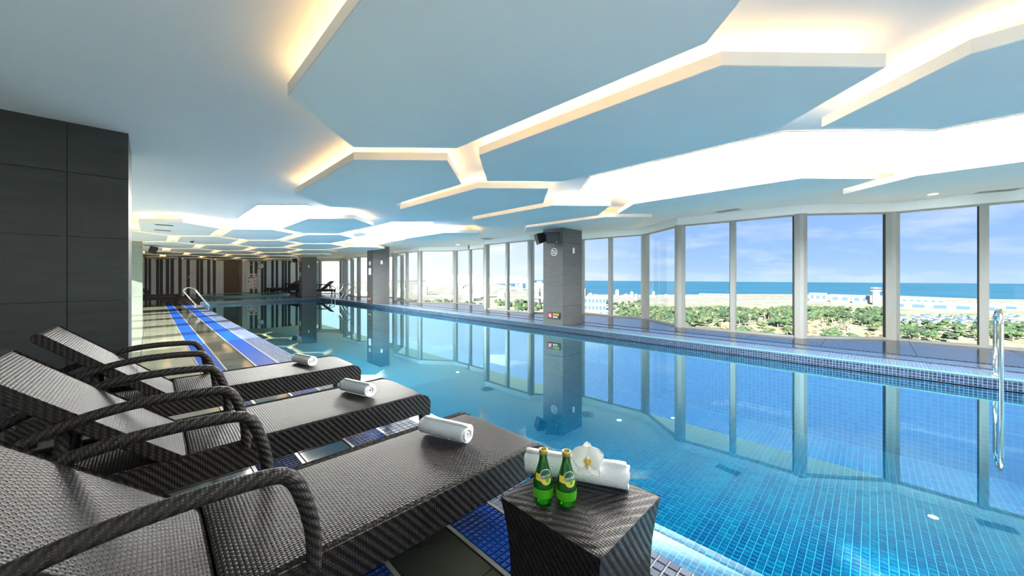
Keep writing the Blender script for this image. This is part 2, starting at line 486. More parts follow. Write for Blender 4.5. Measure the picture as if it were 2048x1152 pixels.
tg = tile_mesh('tile', 0.308, 0.594, 0.014, M['deck_k'])
for j in range(50):
    link('tile', tg, FL, (0.93, Y0+0.3+0.6*j, 0))
YST = 26.2
for xx in (0.49, 0.75, 1.09, 1.37):
    s = MB(); s.box(xx, xx+0.02, Y0, YST, -0.014, 0.002); s.build('edge_strip', M['strip'], FL)
# overflow grates: slats across the gutter
slat_b = MB(); slat_b.box(-0.118, 0.118, -0.011, 0.011, -0.012, -0.001); slat_me = None
for gx in (0.63, 1.24):
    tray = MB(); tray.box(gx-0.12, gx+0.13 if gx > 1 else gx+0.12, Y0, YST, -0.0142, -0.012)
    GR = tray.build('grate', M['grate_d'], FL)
    w = 0.118 if gx < 1 else 0.128
    xo = 0 if gx < 1 else 0.0
    b = MB(); b.box(-w, w, -0.012, 0.012, -0.012, -0.001)
    for q in range(9):
        xq = -w+0.012+q*(2*w-0.024)/8
        b.box(xq-0.006, xq+0.006, -0.0085, 0.0085, -0.001, 0.002, bottom=False)
    sm_ = b.mesh('slat', M['grate'])
    y = Y0
    far = MB()
    while y < YST:
        if 0.15 < y < 5.0: link('slat', sm_, GR, (gx+xo, y, 0))
        else: far.box(gx-w, gx+w, y-0.012, y+0.012, -0.012, -0.001, bottom=False)
        y += 0.034
    o = far.build('far_slats', M['grate'], GR); o['kind'] = 'stuff'
# mosaic margin at the water's edge
bed = MB(); bed.box(1.39, XL-0.003, Y0, YF, -0.014, -0.005); bed.build('mosaic_bed', simple('pale_grout', (0.34, 0.37, 0.40), 0.8), FL)
mt = tile_mesh('mosaic_tile', 0.044, 0.044, 0.008, M['mos'], 0.003)
farm = MB()
for i in range(6):
    for j in range(int((YF-Y0)/0.05)):
        x = 1.415+0.05*i; y = Y0+0.025+0.05*j
        if 0.2 < y < 2.7: link('mosaic_tile', mt, FL, (x, y, 0))
        else: farm.box(x-0.022, x+0.022, y-0.022, y+0.022, -0.006, 0, bottom=False)
o = farm.build('mosaic_field', M['mos'], FL); o['kind'] = 'stuff'

# ---- pool basin
PB = -1.05
b = MB()
b.face([(XL, Y0, PB), (XR, Y0, PB), (XR, YF, PB), (XL, YF, PB)])
b.face([(XL, Y0, -0.012), (XL, Y0, PB), (XL, YF, PB), (XL, YF, -0.012)])
b.face([(XR, Y0, PB), (XR, Y0, 0.0), (XR, YF, 0.0), (XR, YF, PB)])
b.face([(XL, YF, PB), (XR, YF, PB), (XR, YF, 0.0), (XL, YF, 0.0)])
b.face([(XL, Y0, 0.0), (XR, Y0, 0.0), (XR, Y0, PB), (XL, Y0, PB)])
POOL = struct(b.build('pool_basin', M['pool']))
# near part of the floor: every small tile is real
def pool_tiles(x0, x1, y0, y1, z, p=0.055, gap=0.0032, h=0.004):
    nx = int((x1-x0)/p); ny = int((y1-y0)/p)
    ix = np.arange(math.ceil(x0/p), math.floor(x1/p)); iy = np.arange(math.ceil(y0/p), math.floor(y1/p))
    X, Y = np.meshgrid(ix, iy); X = X.ravel()*p; Y = Y.ravel()*p
    g = gap
    cs = [(g, g), (p-g, g), (p-g, p-g), (g, p-g)]
    n = len(X)
    V = np.zeros((n, 8, 3), np.float32)
    for k, (a, c) in enumerate(cs):
        V[:, k, 0] = X+a; V[:, k, 1] = Y+c; V[:, k, 2] = z
        V[:, k+4, 0] = X+a; V[:, k+4, 1] = Y+c; V[:, k+4, 2] = z+h
    F = np.array([[4, 5, 6, 7], [0, 1, 5, 4], [1, 2, 6, 5], [2, 3, 7, 6], [3, 0, 4, 7]], np.int32)
    F = (F[None]+8*np.arange(n, dtype=np.int32)[:, None, None]).reshape(-1)
    me = bpy.data.meshes.new('pool_floor_tiles')
    me.vertices.add(n*8); me.vertices.foreach_set('co', V.ravel())
    me.loops.add(len(F)); me.loops.foreach_set('vertex_index', F)
    me.polygons.add(len(F)//4); me.polygons.foreach_set('loop_start', np.arange(0, len(F), 4, dtype=np.int32))
    me.materials.append(M['pool_geo'])
    me.update(calc_edges=True)
    return me
gb = MB(); gb.face([(XL+0.3, -2.5, PB+0.002), (XR, -2.5, PB+0.002), (XR, 7.0, PB+0.002), (XL+0.3, 7.0, PB+0.002)]); gb.build('pool_grout_bed', M['pool_grout'], POOL)
o = link('pool_floor_tiles', pool_tiles(XL+0.3, XR, -2.5, 7.0, PB+0.003), POOL); o['kind'] = 'stuff'
# underwater ledge along the near side
b = MB(); b.box(XL, XL+0.30, Y0, YF, PB, -0.26); b.build('underwater_ledge', M['pool'], POOL)
b = MB(); b.box(XL+0.27, XL+0.305, Y0, YF, -0.275, -0.255); b.build('ledge_nosing', simple('dark_blue_nosing', (0.02, 0.10, 0.25), 0.4), POOL)
wb = MB()
wb.face([(XL, Y0, -0.008), (XR, Y0, -0.008), (XR, YF, -0.008), (XL, YF, -0.008)])
struct(wb.build('pool_water', M['water']), 'still clear blue water of the long swimming pool')

# ---- right deck with curb, drains and slate tiles
b = MB()
b.prism([(XR+0.02, Y0), (10.0, Y0)]+[(x+0.08, y) for x, y, k in WP]+[(1.7, YB), (1.7, YF+0.02), (XR+0.02, YF+0.02)], -0.9, RZ-0.012)
DK = struct(b.build('floor_deck', M['grout']))
b = MB()
b.prism([(XR, Y0), (XR+0.03, Y0), (XR+0.03, YF+0.03), (XL, YF+0.03), (XL, YF), (XR, YF)], -0.02, RZ-0.012); b.build('curb_face', M['mos_flat'], DK)
b = MB()
b.prism([(XR-0.005, Y0), (XR+0.035, Y0), (XR+0.035, YF+0.035), (XL, YF+0.035), (XL, YF-0.005), (XR-0.005, YF-0.005)], RZ-0.012, RZ+0.004); b.build('curb_nosing', M['nosing'], DK)
b = MB(); b.prism([(XR+0.036, Y0), (7.50, Y0), (7.50, YF+0.5), (XL+0.02, YF+0.5), (XL+0.02, YF+0.036), (XR+0.036, YF+0.036)], RZ-0.012, RZ); b.build('mosaic_band', M['mos_top'], DK)
for gx in (7.53, 7.98):
    t0 = MB(); t0.box(gx-0.03, gx+0.05, Y0, YF+2, RZ-0.012, RZ-0.008); GR = t0.build('drain', M['grate_d'], DK)
    sm2 = MB(); sm2.box(-0.03, 0.05, -0.016, 0.016, -0.008, 0.003); sme = sm2.mesh('slat', M['grate_k'])
    far = MB(); y = Y0
    while y < YF+2:
        if -1.6 < y < 6.5: link('slat', sme, GR, (gx, y, RZ))
        else: far.box(gx-0.03, gx+0.05, y-0.016, y+0.016, RZ-0.008, RZ+0.003, bottom=False)
        y += 0.056
    o = far.build('far_slats', M['grate_k'], GR); o['kind'] = 'stuff'
b = MB(); b.box(7.585, 7.948, Y0, YF+2, RZ-0.012, RZ); b.build('glazed_band', simple('blue_glazed_band', (0.0340, 0.0680, 0.1088), 0.12), DK)
FW = [(WP[0][0], Y0)]+[(x, y) for x, y, k in WP]
def fx(y):
    for (xa, ya), (xb, yb) in zip(FW, FW[1:]):
        if ya <= y <= yb: return xa+(xb-xa)*(y-ya)/(yb-ya)
    return FW[-1][0]
for i in range(2):
    for j in range(int((YB-Y0)/1.1)+1):
        x0, x1, y0, y1 = 8.035+i*1.0+0.003, 9.035+i*1.0-0.003, Y0+j*1.1+0.003, min(YB, Y0+(j+1)*1.1-0.003)
        if y1-y0 < 0.1: continue
        ys = [y0+(y1-y0)*k/22 for k in range(23)]
        edge = [(min(x1, fx(y)-0.02), y) for y in ys]
        # runs where the tile exists
        run = []
        def flush(run):
            if len(run) < 2: return
            slim = [run[0]]+[b for a, b, c in zip(run, run[1:], run[2:]) if abs((b[0]-a[0])-(c[0]-b[0])) > 1e-4]+[run[-1]]
            q = MB(); q.prism([(x0, run[0][1])]+slim+[(x0, run[-1][1])] if slim[0][0] > x0+1e-4 else slim+[(x0, run[-1][1])], RZ-0.012, RZ); q.build('slate_tile', M['deck_d'], DK)
        for x, y in edge:
            if x > x0+0.01: run.append((x, y))
            else: flush(run); run = []
        flush(run)
tf = tile_mesh('slate_tile', 0.594, 0.594, 0.012, M['deck_d'])
for i in range(9):
    for j in range(18):
        x = 1.72+0.3+0.6*i; y = YF+0.55+0.3+0.6*j
        if x < 7.3 and y < YB: link('slate_tile', tf, DK, (x, y, RZ))

# ---- ceiling, walls
b = MB(); b.box(-3.2, 10.4, Y0-0.2, YB+0.2, ZS, ZS+0.3); CE = struct(b.build('ceiling', M['ceil']))
HXP = [(0, -1.725), (0.685, -1.065), (0.685, 1.065), (0, 1.725), (-0.685, 1.065), (-0.685, -1.065)]
def inset(poly, d):
    n = len(poly); out = []
    for i in range(n):
        p0, p1, p2 = Vector(poly[i-1]), Vector(poly[i]), Vector(poly[(i+1) % n])
        e1 = (p1-p0).normalized(); e2 = (p2-p1).normalized()
        n1 = Vector((-e1.y, e1.x)); n2 = Vector((-e2.y, e2.x))
        k = (n1+n2); k = k/(1+n1.dot(n2))
        q = p1+k*d; out.append((q.x, q.y))
    return out
def hex_panel(poly, unlit=(), led_mat='led'):
    """returns (board mesh, rim mesh, core mesh, led mesh) in local coordinates, z relative to ZP"""
    bo = MB(); bo.prism(inset(poly, 0.006), 0.0, 0.02)
    rim = MB(); inn = inset(poly, 0.03)
    n = len(poly)
    for i in range(n):
        j = (i+1) % n
        a, c, d, e = poly[i], poly[j], inn[j], inn[i]
        rim.hexa([(*a, 0.002), (*c, 0.002), (*d, 0.002), (*e, 0.002)], [(*a, 0.08), (*c, 0.08), (*d, 0.08), (*e, 0.08)])
    rim.prism(inn, 0.02, 0.06)
    core = MB(); core.prism(inset(poly, 0.36), 0.06, ZS-ZP)
    led = MB(); a_ = inset(poly, 0.10); b_ = inset(poly, 0.125)
    for i in range(n):
        j = (i+1) % n
        if i in unlit: continue
        led.hexa([(*a_[i], 0.061), (*a_[j], 0.061), (*b_[j], 0.061), (*b_[i], 0.061)], [(*a_[i], 0.080), (*a_[j], 0.080), (*b_[j], 0.080), (*b_[i], 0.080)])
    return bo.mesh('hexagonal_panel', M['blue_board']), rim.mesh('panel_rim', M['rim']), core.mesh('panel_hanger', M['ceil']), led.mesh('led_strip', M[led_mat])
PH = hex_panel(HXP); PL = hex_panel(HXP, (), 'led_low')
def put_panel(ms, x, y):
    p = link('hexagonal_panel', ms[0], CE, (x, y, ZP))
    for nm, me in zip(('panel_rim', 'panel_hanger', 'led_strip'), ms[1:]): link(nm, me, p)
PX = 1.636
cells = [(3.79, -1.45), (7.06, -1.45), (1.325, 1.66), (2.965, 1.66), (6.235, 1.66), (2.15, 4.80), (3.79, 4.80), (5.42, 4.80),
         (2.955, 9.2), (6.235, 9.2), (0.51, 12.33), (2.15, 12.33), (3.79, 12.33)]
for r in range(5, 11):
    y = 9.2+3.125*(r-3)
    for k in range(-1, 5):
        x = (1.325 if r % 2 else 0.51)+PX*k
        if x < -0.9 or x > 6.6: continue
        if y+1.6 > YB: y_ = y
        cells.append((x, y))
for x, y in cells:
    if y+1.72 > YB: continue
    put_panel(PL if x > 6 else PH, x, y)
put_panel(hex_panel([(6.375, 5.865), (6.375, 3.735), (7.06, 3.075), (7.745, 3.735), (8.25, 4.35), (8.45, 5.4), (8.05, 6.3), (7.06, 6.55)], (2, 3, 4, 5, 6), 'led_low'), 0, 0)

# luminous ceiling panels
def light_panel(poly, label):
    e = empty('ceiling_light', (0, 0, ZS))
    tag(e, label, 'ceiling light', 'luminous ceiling panels')
    d = MB(); d.prism(poly, -0.012, -0.004); d.build('diffuser', M['panel_light'], e)
    fr = MB(); n = len(poly); o_ = inset(poly, -0.02)
    for i in range(n):
        j = (i+1) % n
        fr.hexa([(*poly[i], -0.016), (*poly[j], -0.016), (*o_[j], -0.016), (*o_[i], -0.016)][::-1], [(*poly[i], 0), (*poly[j], 0), (*o_[j], 0), (*o_[i], 0)][::-1])
    fr.build('frame', M['rim'], e)
light_panel([(4.27, 2.71), (4.27, 0.58), (5.0, -0.2), (5.25, -0.43), (5.25, -2.6), (5.9, -3.3), (6.6, -2.6), (6.6, -1.0), (6.3, -0.36), (5.63, 0.36), (5.63, 2.71), (4.95, 3.38)],
            'long luminous white ceiling panel nearest the windows and slate deck')
light_panel([(1.46, 10.6), (1.46, 8.32), (2.13, 7.65), (2.82, 8.32), (2.82, 10.6), (2.13, 11.3)],
            'white glowing ceiling hexagon above the blue stripes of the poolside deck')
light_panel([(4.28, 10.75), (4.28, 8.45), (4.97, 7.75), (5.67, 8.45), (5.67, 10.8), (6.5, 11.5), (6.55, 13.6), (5.8, 14.4), (5.05, 13.8), (5.0, 11.5)],
            'white glowing double hexagon in the ceiling above the middle of pool')

# walls
def glazed(axis, pos, spans, a0, a1, z0, z1, name, wn):
    """solid wall with glazed stretches, lights 2.2 m apart; axis 'x' runs along x"""
    T = (lambda a, c, d, e, f, g: (a, c, d, e, f, g)) if axis == 'x' else (lambda a, c, d, e, f, g: (d, e, a, c, f, g))
    b = MB(); cur = a0
    for s0, s1 in spans+[(a1, a1)]:
        b.box(*T(cur, s0, pos-0.2, pos, -0.3, ZS)) if s0 > cur else None
        if s1 > s0: b.box(*T(s0, s1, pos-0.2, pos, -0.3, z0)); b.box(*T(s0, s1, pos-0.2, pos, z1, ZS))
        cur = s1
    struct(b.build(name, M['white']))
    for s0, s1 in spans:
        n = max(1, round((s1-s0)/2.2)); w = (s1-s0)/n
        for i in range(n):
            y = s0+i*w
            e = MB(); e.box(*T(y, y+w, pos-0.13, pos-0.06, z0, z0+0.05)); e.box(*T(y, y+w, pos-0.13, pos-0.06, z1-0.05, z1))
            W = struct(e.build('window_%d' % wn, M['alu'])); wn += 1
            e = MB(); e.box(*T(y-0.26, y+0.26, pos-0.16, pos, z0+0.05, z1-0.05)); e.build('mullion', M['alu'], W)  # unseen posts, made wide so their shadows band the deck
            e = MB(); e.box(*T(y+0.26, y+w-0.26, pos-0.11, pos-0.098, z0+0.05, z1-0.05)); e.build('pane', M['pane'], W)
glazed('y', -3.0, [(Y0+0.2, -1.3), (8.2, 21.7)], Y0, YB, 0.06, 2.52, 'wall_left', 60)  # first stretch is added glazing, letting sun in behind the camera
glazed('x', Y0, [(-3.0, 1.5)], -3.2, 10.5, 0.10, 2.50, 'wall_back', 90)  # glazing added to this unseen wall to bring in more daylight
b = MB(); b.box(9.85, 10.1, Y0, -2.5, -0.9, ZS); struct(b.build('wall_right', M['white']))

def clad_block(name, x0, x1, y0, y1, z0, z1, mat, jx, jz, label=None, cat=None):
    """solid pier with stone tiles standing proud on its front (-Y) and side faces; joints recessed"""
    b = MB(); b.box(x0+0.012, x1-0.012, y0+0.012, y1-0.012, z0, z1)
    o = struct(b.build(name, M['joint']))
    zs = [z0]+[z for z in jz if z0+0.05 < z < z1-0.05]+[z1]
    def faces(a0, a1, js, fn):
        as_ = [a0]+[j for j in js if a0+0.05 < j < a1-0.05]+[a1]
        for i in range(len(as_)-1):
            for k in range(len(zs)-1):
                g = 0.003
                p = MB(); fn(p, as_[i]+(g if i else 0), as_[i+1]-(g if i < len(as_)-2 else 0), zs[k]+(g if k else 0), zs[k+1]-(g if k < len(zs)-2 else 0))
                p.build('cladding_tile', mat, o)
    faces(x0, x1, jx, lambda p, a, c, d, e: p.box(a, c, y0, y0+0.0118, d, e))
    faces(y0+0.012, y1, [], lambda p, a, c, d, e: p.box(x0, x0+0.0118, a, c, d, e))
    faces(y0+0.012, y1, [], lambda p, a, c, d, e: p.box(x1-0.0118, x1, a, c, d, e))
    return o
clad_block('wall_pier', -2.99, -0.148, 5.12, 6.0, 0.0, ZS, M['stone'], [-1.7, -0.526], [0.48, 1.08, 1.67, 2.25])
clad_block('column', -1.1, -0.19, 18.8, 19.7, 0.0, ZS, M['stone_g'], [], [0.6, 1.2, 1.8, 2.4])
C1 = clad_block('column', 7.0, 7.81, 5.24, 5.85, RZ, ZP, M['stone_l'], [], [0.6, 1.1, 1.62, 2.15])
C2 = clad_block('column', 6.94, 7.71, 15.57, 16.17, RZ, ZS, M['stone_l'], [], [0.6, 1.1, 1.62, 2.15])
C3 = clad_block('column', 6.46, 7.27, 24.3, 24.9, RZ, ZS, M['stone_l'], [], [0.6, 1.1, 1.62, 2.15])

# ---- window wall
SILL, HEAD = RZ, 2.53
def frame_of(p, q):
    p, q = Vector(p[:2]), Vector(q[:2]); d = (q-p); L = d.length; d = d/L
    return Matrix(((d.x, -d.y, 0, p.x), (d.y, d.x, 0, p.y), (0, 0, 1, 0), (0, 0, 0, 1))), L
for k in range(len(WP)-1):
    p, q = WP[k], WP[k+1]
    Mx, L = frame_of(p, q)
    e = MB()
    e.box(0, L, -0.02, 0.06, SILL, SILL+0.035, Mx); e.box(0, L, -0.02, 0.06, HEAD-0.03, HEAD, Mx)
    W = struct(e.build('window_%d' % (k+1), M['alu']))
    g = MB(); g.box(0.03, L-0.03, 0.012, 0.024, SILL+0.035, HEAD-0.03, Mx); g.build('pane', M['pane'], W)
    w = 0.095 if p[2] else 0.05
    mu = MB(); ms = MB()
    if p[2]:
        # corner post: a block turned to the bisector
        pr = WP[k-1] if k else (p[0], p[1]-1)
        d1 = (Vector(p[:2])-Vector(pr[:2])).normalized(); d2 = (Vector(q[:2])-Vector(p[:2])).normalized()
        d = (d1+d2).normalized(); nrm = Vector((-d.y, d.x))
        R = Matrix(((d.x, -d.y, 0, p[0]), (d.y, d.x, 0, p[1]), (0, 0, 1, 0), (0, 0, 0, 1)))
        mu.prism([(-w, -0.05), (w, -0.05), (w, 0.085), (0.03, 0.13), (-0.03, 0.13), (-w, 0.085)], SILL, HEAD, R)
    else:
        mu.prism([(-w, -0.05), (w, -0.05), (w, 0.07), (-w, 0.07)], SILL, HEAD, Mx)
    mu.build('mullion', M['alu'], W)
    gs = MB(); gs.box(w*0.98, w+0.016, -0.035, 0.03, SILL+0.035, HEAD-0.03, Mx); gs.build('gasket', M['gasket'], W)
    # fascia above each light
    fa = MB(); fa.box(-0.04, L+0.04, -0.10, 0.10, HEAD, ZS, Mx); struct(fa.build('trim_%d' % (k+1), M['white']))

# ---- far wall: grey boards and charcoal strips
b = MB(); b.box(-3.0, 10.3, YB, YB+0.2, -0.3, ZS); WB = struct(b.build('wall_far', M['slate_strip']))
F0, Cc, S_, Ck = 720.0, 1024.0, math.sin(YAW), math.cos(YAW)
def wx(px):
    l = (px-Cc)/F0; D = YB/(Ck-l*S_); return D*(S_+l*Ck)
def wz(px, py):
    l = (px-Cc)/F0; D = YB/(Ck-l*S_); return 1.3+(555-py)/F0*D
dark = [270+z/8 for z in (182, 228, 365, 418, 520, 595, 720, 850, 1005, 1065, 1180, 1268)]
dark2 = [270+z/8 for z in (1860, 1935, 2035)]+[470+z/8 for z in (483, 600, 670, 765, 810)]
def boards(x0, x1, cuts, z0):
    xs = [x0]+[c for c in cuts if x0 < c < x1]+[x1]
    for i in range(len(xs)-1):
        a = xs[i]+(0.085 if i else 0); c = xs[i+1]-(0.085 if i < len(xs)-2 else 0)
        nb = max(1, round((c-a)/0.22))
        for k in range(nb):
            xa = a+(c-a)*k/nb; xb = a+(c-a)*(k+1)/nb
            zz = z0
            while zz < ZS-0.01:
                z2 = min(ZS-0.005, zz+random.uniform(0.5, 1.3))
                if ZS-z2 < 0.3: z2 = ZS-0.005
                t = random.uniform(0.02, 0.03)
                p = MB(); p.box(xa+0.003, xb-0.003, YB-t, YB-0.001, zz+0.002, z2-0.002); p.build('plank', M['wood'], WB)
                zz = z2
dx0, dx1 = wx(447), wx(478)
boards(-0.6, wx(445), [wx(c) for c in dark], 0.0)
boards(wx(484), wx(575.5), [wx(c) for c in dark2], RZ)
boards(wx(582.5), 9.85, [wx(470+985/8)], RZ)
# open brown doorway and grey service door
d = MB(); d.box(dx0, dx1, YB-0.012, YB-0.002, RZ, 2.66); DO = struct(d.build('door_1', M['brown']))
d = MB(); d.box(dx1, wx(484), YB-0.05, YB-0.001, RZ, 2.68); d.build('jamb', M['brown_l'], DO)
d = MB(); d.box(wx(445), dx0, YB-0.05, YB-0.001, RZ, 2.68); d.build('door_frame', M['white_p'], DO)
d = MB(); d.box(wx(576.5), wx(580.5), YB-0.03, YB-0.001, RZ, 2.45); DO2 = struct(d.build('door_2', M['slate_strip']))
d = MB(); d.box(wx(580.7), wx(582.3), YB-0.05, YB-0.001, RZ, 2.5); d.build('door_frame', M['white_p'], DO2)
d = MB(); d.box(wx(577), wx(577.6), YB-0.06, YB-0.03, 1.1, 1.25); d.build('door_handle', M['steel'], DO2)

# ================================================================== LOUNGERS
def lounger_proto(name):
    """foot towards +X at x=1.59, hinge at x=0.15, width 0.69 about y=0; feet at z=0"""
    root = empty(name)
    W = 0.345
    # seat: woven top that rolls down over the foot end
    def top_line():
        pts = [(0.15, 0.362), (0.17, 0.375)]
        pts += [(0.17+1.34*i/12, 0.375) for i in range(1, 13)]
        for k in range(1, 6):
            a = PI/2*k/5
            pts.append((1.51+0.075*math.sin(a), 0.300+0.075*math.cos(a)))
        return pts
    L = top_line(); cum = [0]
    for i in range(1, len(L)): cum.append(cum[-1]+math.hypot(L[i][0]-L[i-1][0], L[i][1]-L[i-1][1]))
    nL = len(L)-1
    s = MB()
    def fn(u, v):
        i = round(u*nL); x, z = L[i]; yy = (v*2-1)*W
        crown = -0.012*(abs(v*2-1)**6)
        edge = -0.035*(abs(v*2-1)**4)*max(0, (x-1.35)/0.25)
        return (x+edge, yy, z+crown)
    s.grid(fn, nL, 16, uvf=lambda u, v: (cum[round(u*nL)], v*2*W))
    s.box(0.15, 0.165, -W, W, 0.28, 0.362)
    s.build('seat', M['wicker'], root, weld=True)
    # aprons
    ap = MB()
    for sg in (-1, 1):
        y0, y1 = (W-0.03, W+0.004) if sg > 0 else (-W-0.004, -W+0.03)
        prof = [(-0.64, 0.225), (1.50, 0.225), (1.585, 0.20), (1.588, 0.30), (1.565, 0.345), (1.51, 0.366), (0.15, 0.366), (-0.60, 0.356), (-0.64, 0.33)]
        a = [(x, y0, z) for x, z in prof]; c = [(x, y1, z) for x, z in prof]
        ap.face(c if sg < 0 else list(reversed(c))); ap.face(list(reversed(a)) if sg < 0 else a)
        for i in range(len(prof)):
            j = (i+1) % len(prof)
            ap.face([a[i], a[j], c[j], c[i]] if sg > 0 else [c[i], c[j], a[j], a[i]])
    ap.box(1.545, 1.589, -W, W, 0.215, 0.305)
    ap.box(-0.645, -0.60, -W, W, 0.225, 0.352)
    ap.box(0.08, 0.15, -W+0.03, W-0.03, 0.25, 0.33)
    ap.build('apron', M['wicker_side'], root, bevel=0.006)
    # rear woven deck under the raised back
    rd = MB(); rd.box(-0.60, 0.08, -W+0.03, W-0.03, 0.29, 0.335); rd.build('rear_deck', M['wicker'], root)
    # legs, tapered
    for (x, sg) in ((1.55, -1), (1.55, 1), (-0.60, -1), (-0.60, 1)):
        yy = sg*(W-0.03)
        lg = MB(); t, bt = 0.036, 0.022; dx = 0.012 if x > 0 else -0.03
        lo = [(x+dx-bt, yy-bt, 0), (x+dx+bt, yy-bt, 0), (x+dx+bt, yy+bt, 0), (x+dx-bt, yy+bt, 0)]
        hi = [(x-t, yy-t*0.95, 0.235), (x+t, yy-t*0.95, 0.235), (x+t, yy+t*0.95, 0.235), (x-t, yy+t*0.95, 0.235)]
        lg.hexa(lo, hi); lg.build('leg', M['wicker_side'], root, bevel=0.005)
    # backrest, reclined
    ang = math.atan2(0.58, -0.66)
    R = Matrix.Translation((0.145, 0, 0.352)) @ Matrix.Rotation(-ang, 4, 'Y')
    bk = MB(); BL, BT, BW = 0.89, 0.065, 0.325
    prof = [(0.0, 0.0), (0.86, 0.0), (0.885, -0.012), (0.895, -0.032), (0.885, -0.055), (0.86, -BT), (0.0, -BT)]
    # local x runs up the back, local z is the outward (front) face
    def bpt(x, y, z): return (x, y, -z)
    nx_ = 18
    bk.grid(lambda u, v: (0.86*u, (v*2-1)*BW, 0.010*(abs(v*2-1)**6)), nx_, 12, R, uvf=lambda u, v: (0.86*u, v*2*BW), flip=False)
    back = MB()
    a = [(x, -BW, -z) for x, z in prof]; c = [(x, BW, -z) for x, z in prof]
    for i in range(1, len(prof)):
        j = (i+1) % len(prof)
        back.face([a[i], c[i], c[j], a[j]], R)
    back.face(a, R); back.face(list(reversed(c)), R)
    o = bk.build('backrest', M['wicker'], root, weld=True)
    back.build('backrest_rim', M['wicker_side'], o, bevel=0.006)
    # struts carrying the back
    for sg in (-1, 1):
        st = MB(); st.tube([(-0.30, sg*0.27, 0.30), (-0.27, sg*0.27, 0.64)], 0.026, 8); st.build('back_support', M['wicker_arm'], root)
    # armrests
    for sg in (-1, 1):
        y = sg*(W-0.005)
        key = [(0.385, 0.33), (0.385, 0.42), (0.375, 0.50), (0.355, 0.575), (0.332, 0.635), (0.305, 0.668), (0.27, 0.682), (0.20, 0.688), (0.08, 0.692), (-0.06, 0.686),
               (-0.20, 0.664), (-0.32, 0.626), (-0.44, 0.577), (-0.55, 0.520), (-0.60, 0.475), (-0.622, 0.42), (-0.625, 0.33)]
        pts = []
        for i in range(len(key)-1):
            for k in range(3):
                t = k/3; p0 = key[max(i-1, 0)]; p1 = key[i]; p2 = key[i+1]; p3 = key[min(i+2, len(key)-1)]
                q = [0.5*((2*p1[d])+(-p0[d]+p2[d])*t+(2*p0[d]-5*p1[d]+4*p2[d]-p3[d])*t*t+(-p0[d]+3*p1[d]-3*p2[d]+p3[d])*t**3) for d in (0, 1)]
                pts.append((q[0], y, q[1]))
        pts.append((key[-1][0], y, key[-1][1]))
        arm = MB(); arm.tube(pts, 0.0245, 12); arm.build('armrest', M['wicker_arm'], root)
    return root
L3 = lounger_proto('sun_lounger')
G = 'wicker loungers by the stripes'
tag(L3, 'dark brown wicker lounger beside the side table with bottles', 'lounger')
L3.location = (0, 1.655, 0)
L2 = dup(L3, (0, 2.86, 0), label='dark brown wicker lounger standing between two other near loungers')
L1 = dup(L3, (0, 4.21, 0), label='dark brown wicker lounger closest to the grey stone pier')
# far loungers, by the end wall
for i, (x, y) in enumerate([(-0.65, 24.4), (-0.55, 26.0), (-0.45, 27.6)]):
    dup(L3, (x, y, 0), label='dark lounger behind the pale green column, '+('first', 'second', 'third')[i]+' along the deck', group='loungers behind the pale green column')
dup(L3, (8.35, 26.4, RZ), PI, label='single dark lounger between the far column and the windows')
for i, y in enumerate([30.3, 31.2, 32.1, 33.0]):
    dup(L3, (7.9, y, RZ), PI, label='dark lounger past the far column, '+('closest to the round spa', 'second from the round spa', 'third from the round spa', 'nearest the striped wall')[i], group='loungers by the striped far wall')

# ================================================================== TOWELS
def towel(name, R, Ln, turns, loc, rotz, label, group=None, flare=0.0, seed=1):
    """a towel rolled on itself; axis along local x"""
    rnd = random.Random(seed)
    b = MB(); N = int(turns*22); th = (R-0.010)/turns
    rin = 0.008
    def sp(t):  # spiral centre line
        a = t*turns*2*PI
        r = rin+(R-th*0.5-rin)*t
        return a, r
    segs = 10
    prof = []
    for i in range(N+1):
        a, r = sp(i/N); prof.append((a, r))
    def ring(x, off, k):
        out = []
        for i, (a, r) in enumerate(prof):
            rr = r+off
            w = 0.0022*noise.noise(Vector((x*22, a*1.1, seed*3.1)))*(1 if i > N-24 else 0.4)
            sag = 0.90
            # layers end unevenly at the two ends
            xe = x+(0.006*math.sin(a*0.5+seed)+0.004*math.sin(a*1.7))*(1 if k in (0, segs) else 0)
            yy = (rr+w)*math.cos(a+0.6); zz = (rr+w)*math.sin(a+0.6)
            out.append((xe, yy, zz*sag))
        return out
    k0 = len(b.v); n1 = N+1
    for k in range(segs+1):
        x = -Ln/2+Ln*k/segs
        b.v += ring(x, th*0.46, k)
        b.v += ring(x, -th*0.46, k)
    W2 = 2*n1
    def add(f, sm=True):
        b.f.append(f); b.uv.append([(0, 0)]*len(f)); b.mi.append(0); b.sm.append(sm)
    for k in range(segs):
        for i in range(N):
            o0, o1 = k0+k*W2, k0+(k+1)*W2
            add((o0+i, o0+i+1, o1+i+1, o1+i))
            add((o1+n1+i, o1+n1+i+1, o0+n1+i+1, o0+n1+i))
        add((k0+k*W2+N, k0+k*W2+n1+N, k0+(k+1)*W2+n1+N, k0+(k+1)*W2+N))
    for k, rev in ((0, True), (segs, False)):
        for i in range(N):
            o0 = k0+k*W2
            f = (o0+i, o0+n1+i, o0+n1+i+1, o0+i+1)
            add(f if rev else f[::-1], False)
    o = b.build(name, M['towel'], None, (loc[0], loc[1], loc[2]+R*0.90+0.001))
    o.rotation_euler = (0, 0, rotz)
    return tag(o, label, 'towel', group)
towel('rolled_towel', 0.058, 0.31, 4.2, (1.20, 1.735, 0.375), math.radians(-72), 'rolled white towel on the lounger beside the side table', seed=1)
towel('rolled_towel', 0.058, 0.31, 4.2, (1.16, 2.89, 0.375), math.radians(-74), 'rolled white towel on the lounger between the two others', seed=2)
towel('rolled_towel', 0.058, 0.31, 4.2, (1.155, 4.27, 0.375), math.radians(-76), 'rolled white towel on the lounger closest to the stone pier', seed=3)
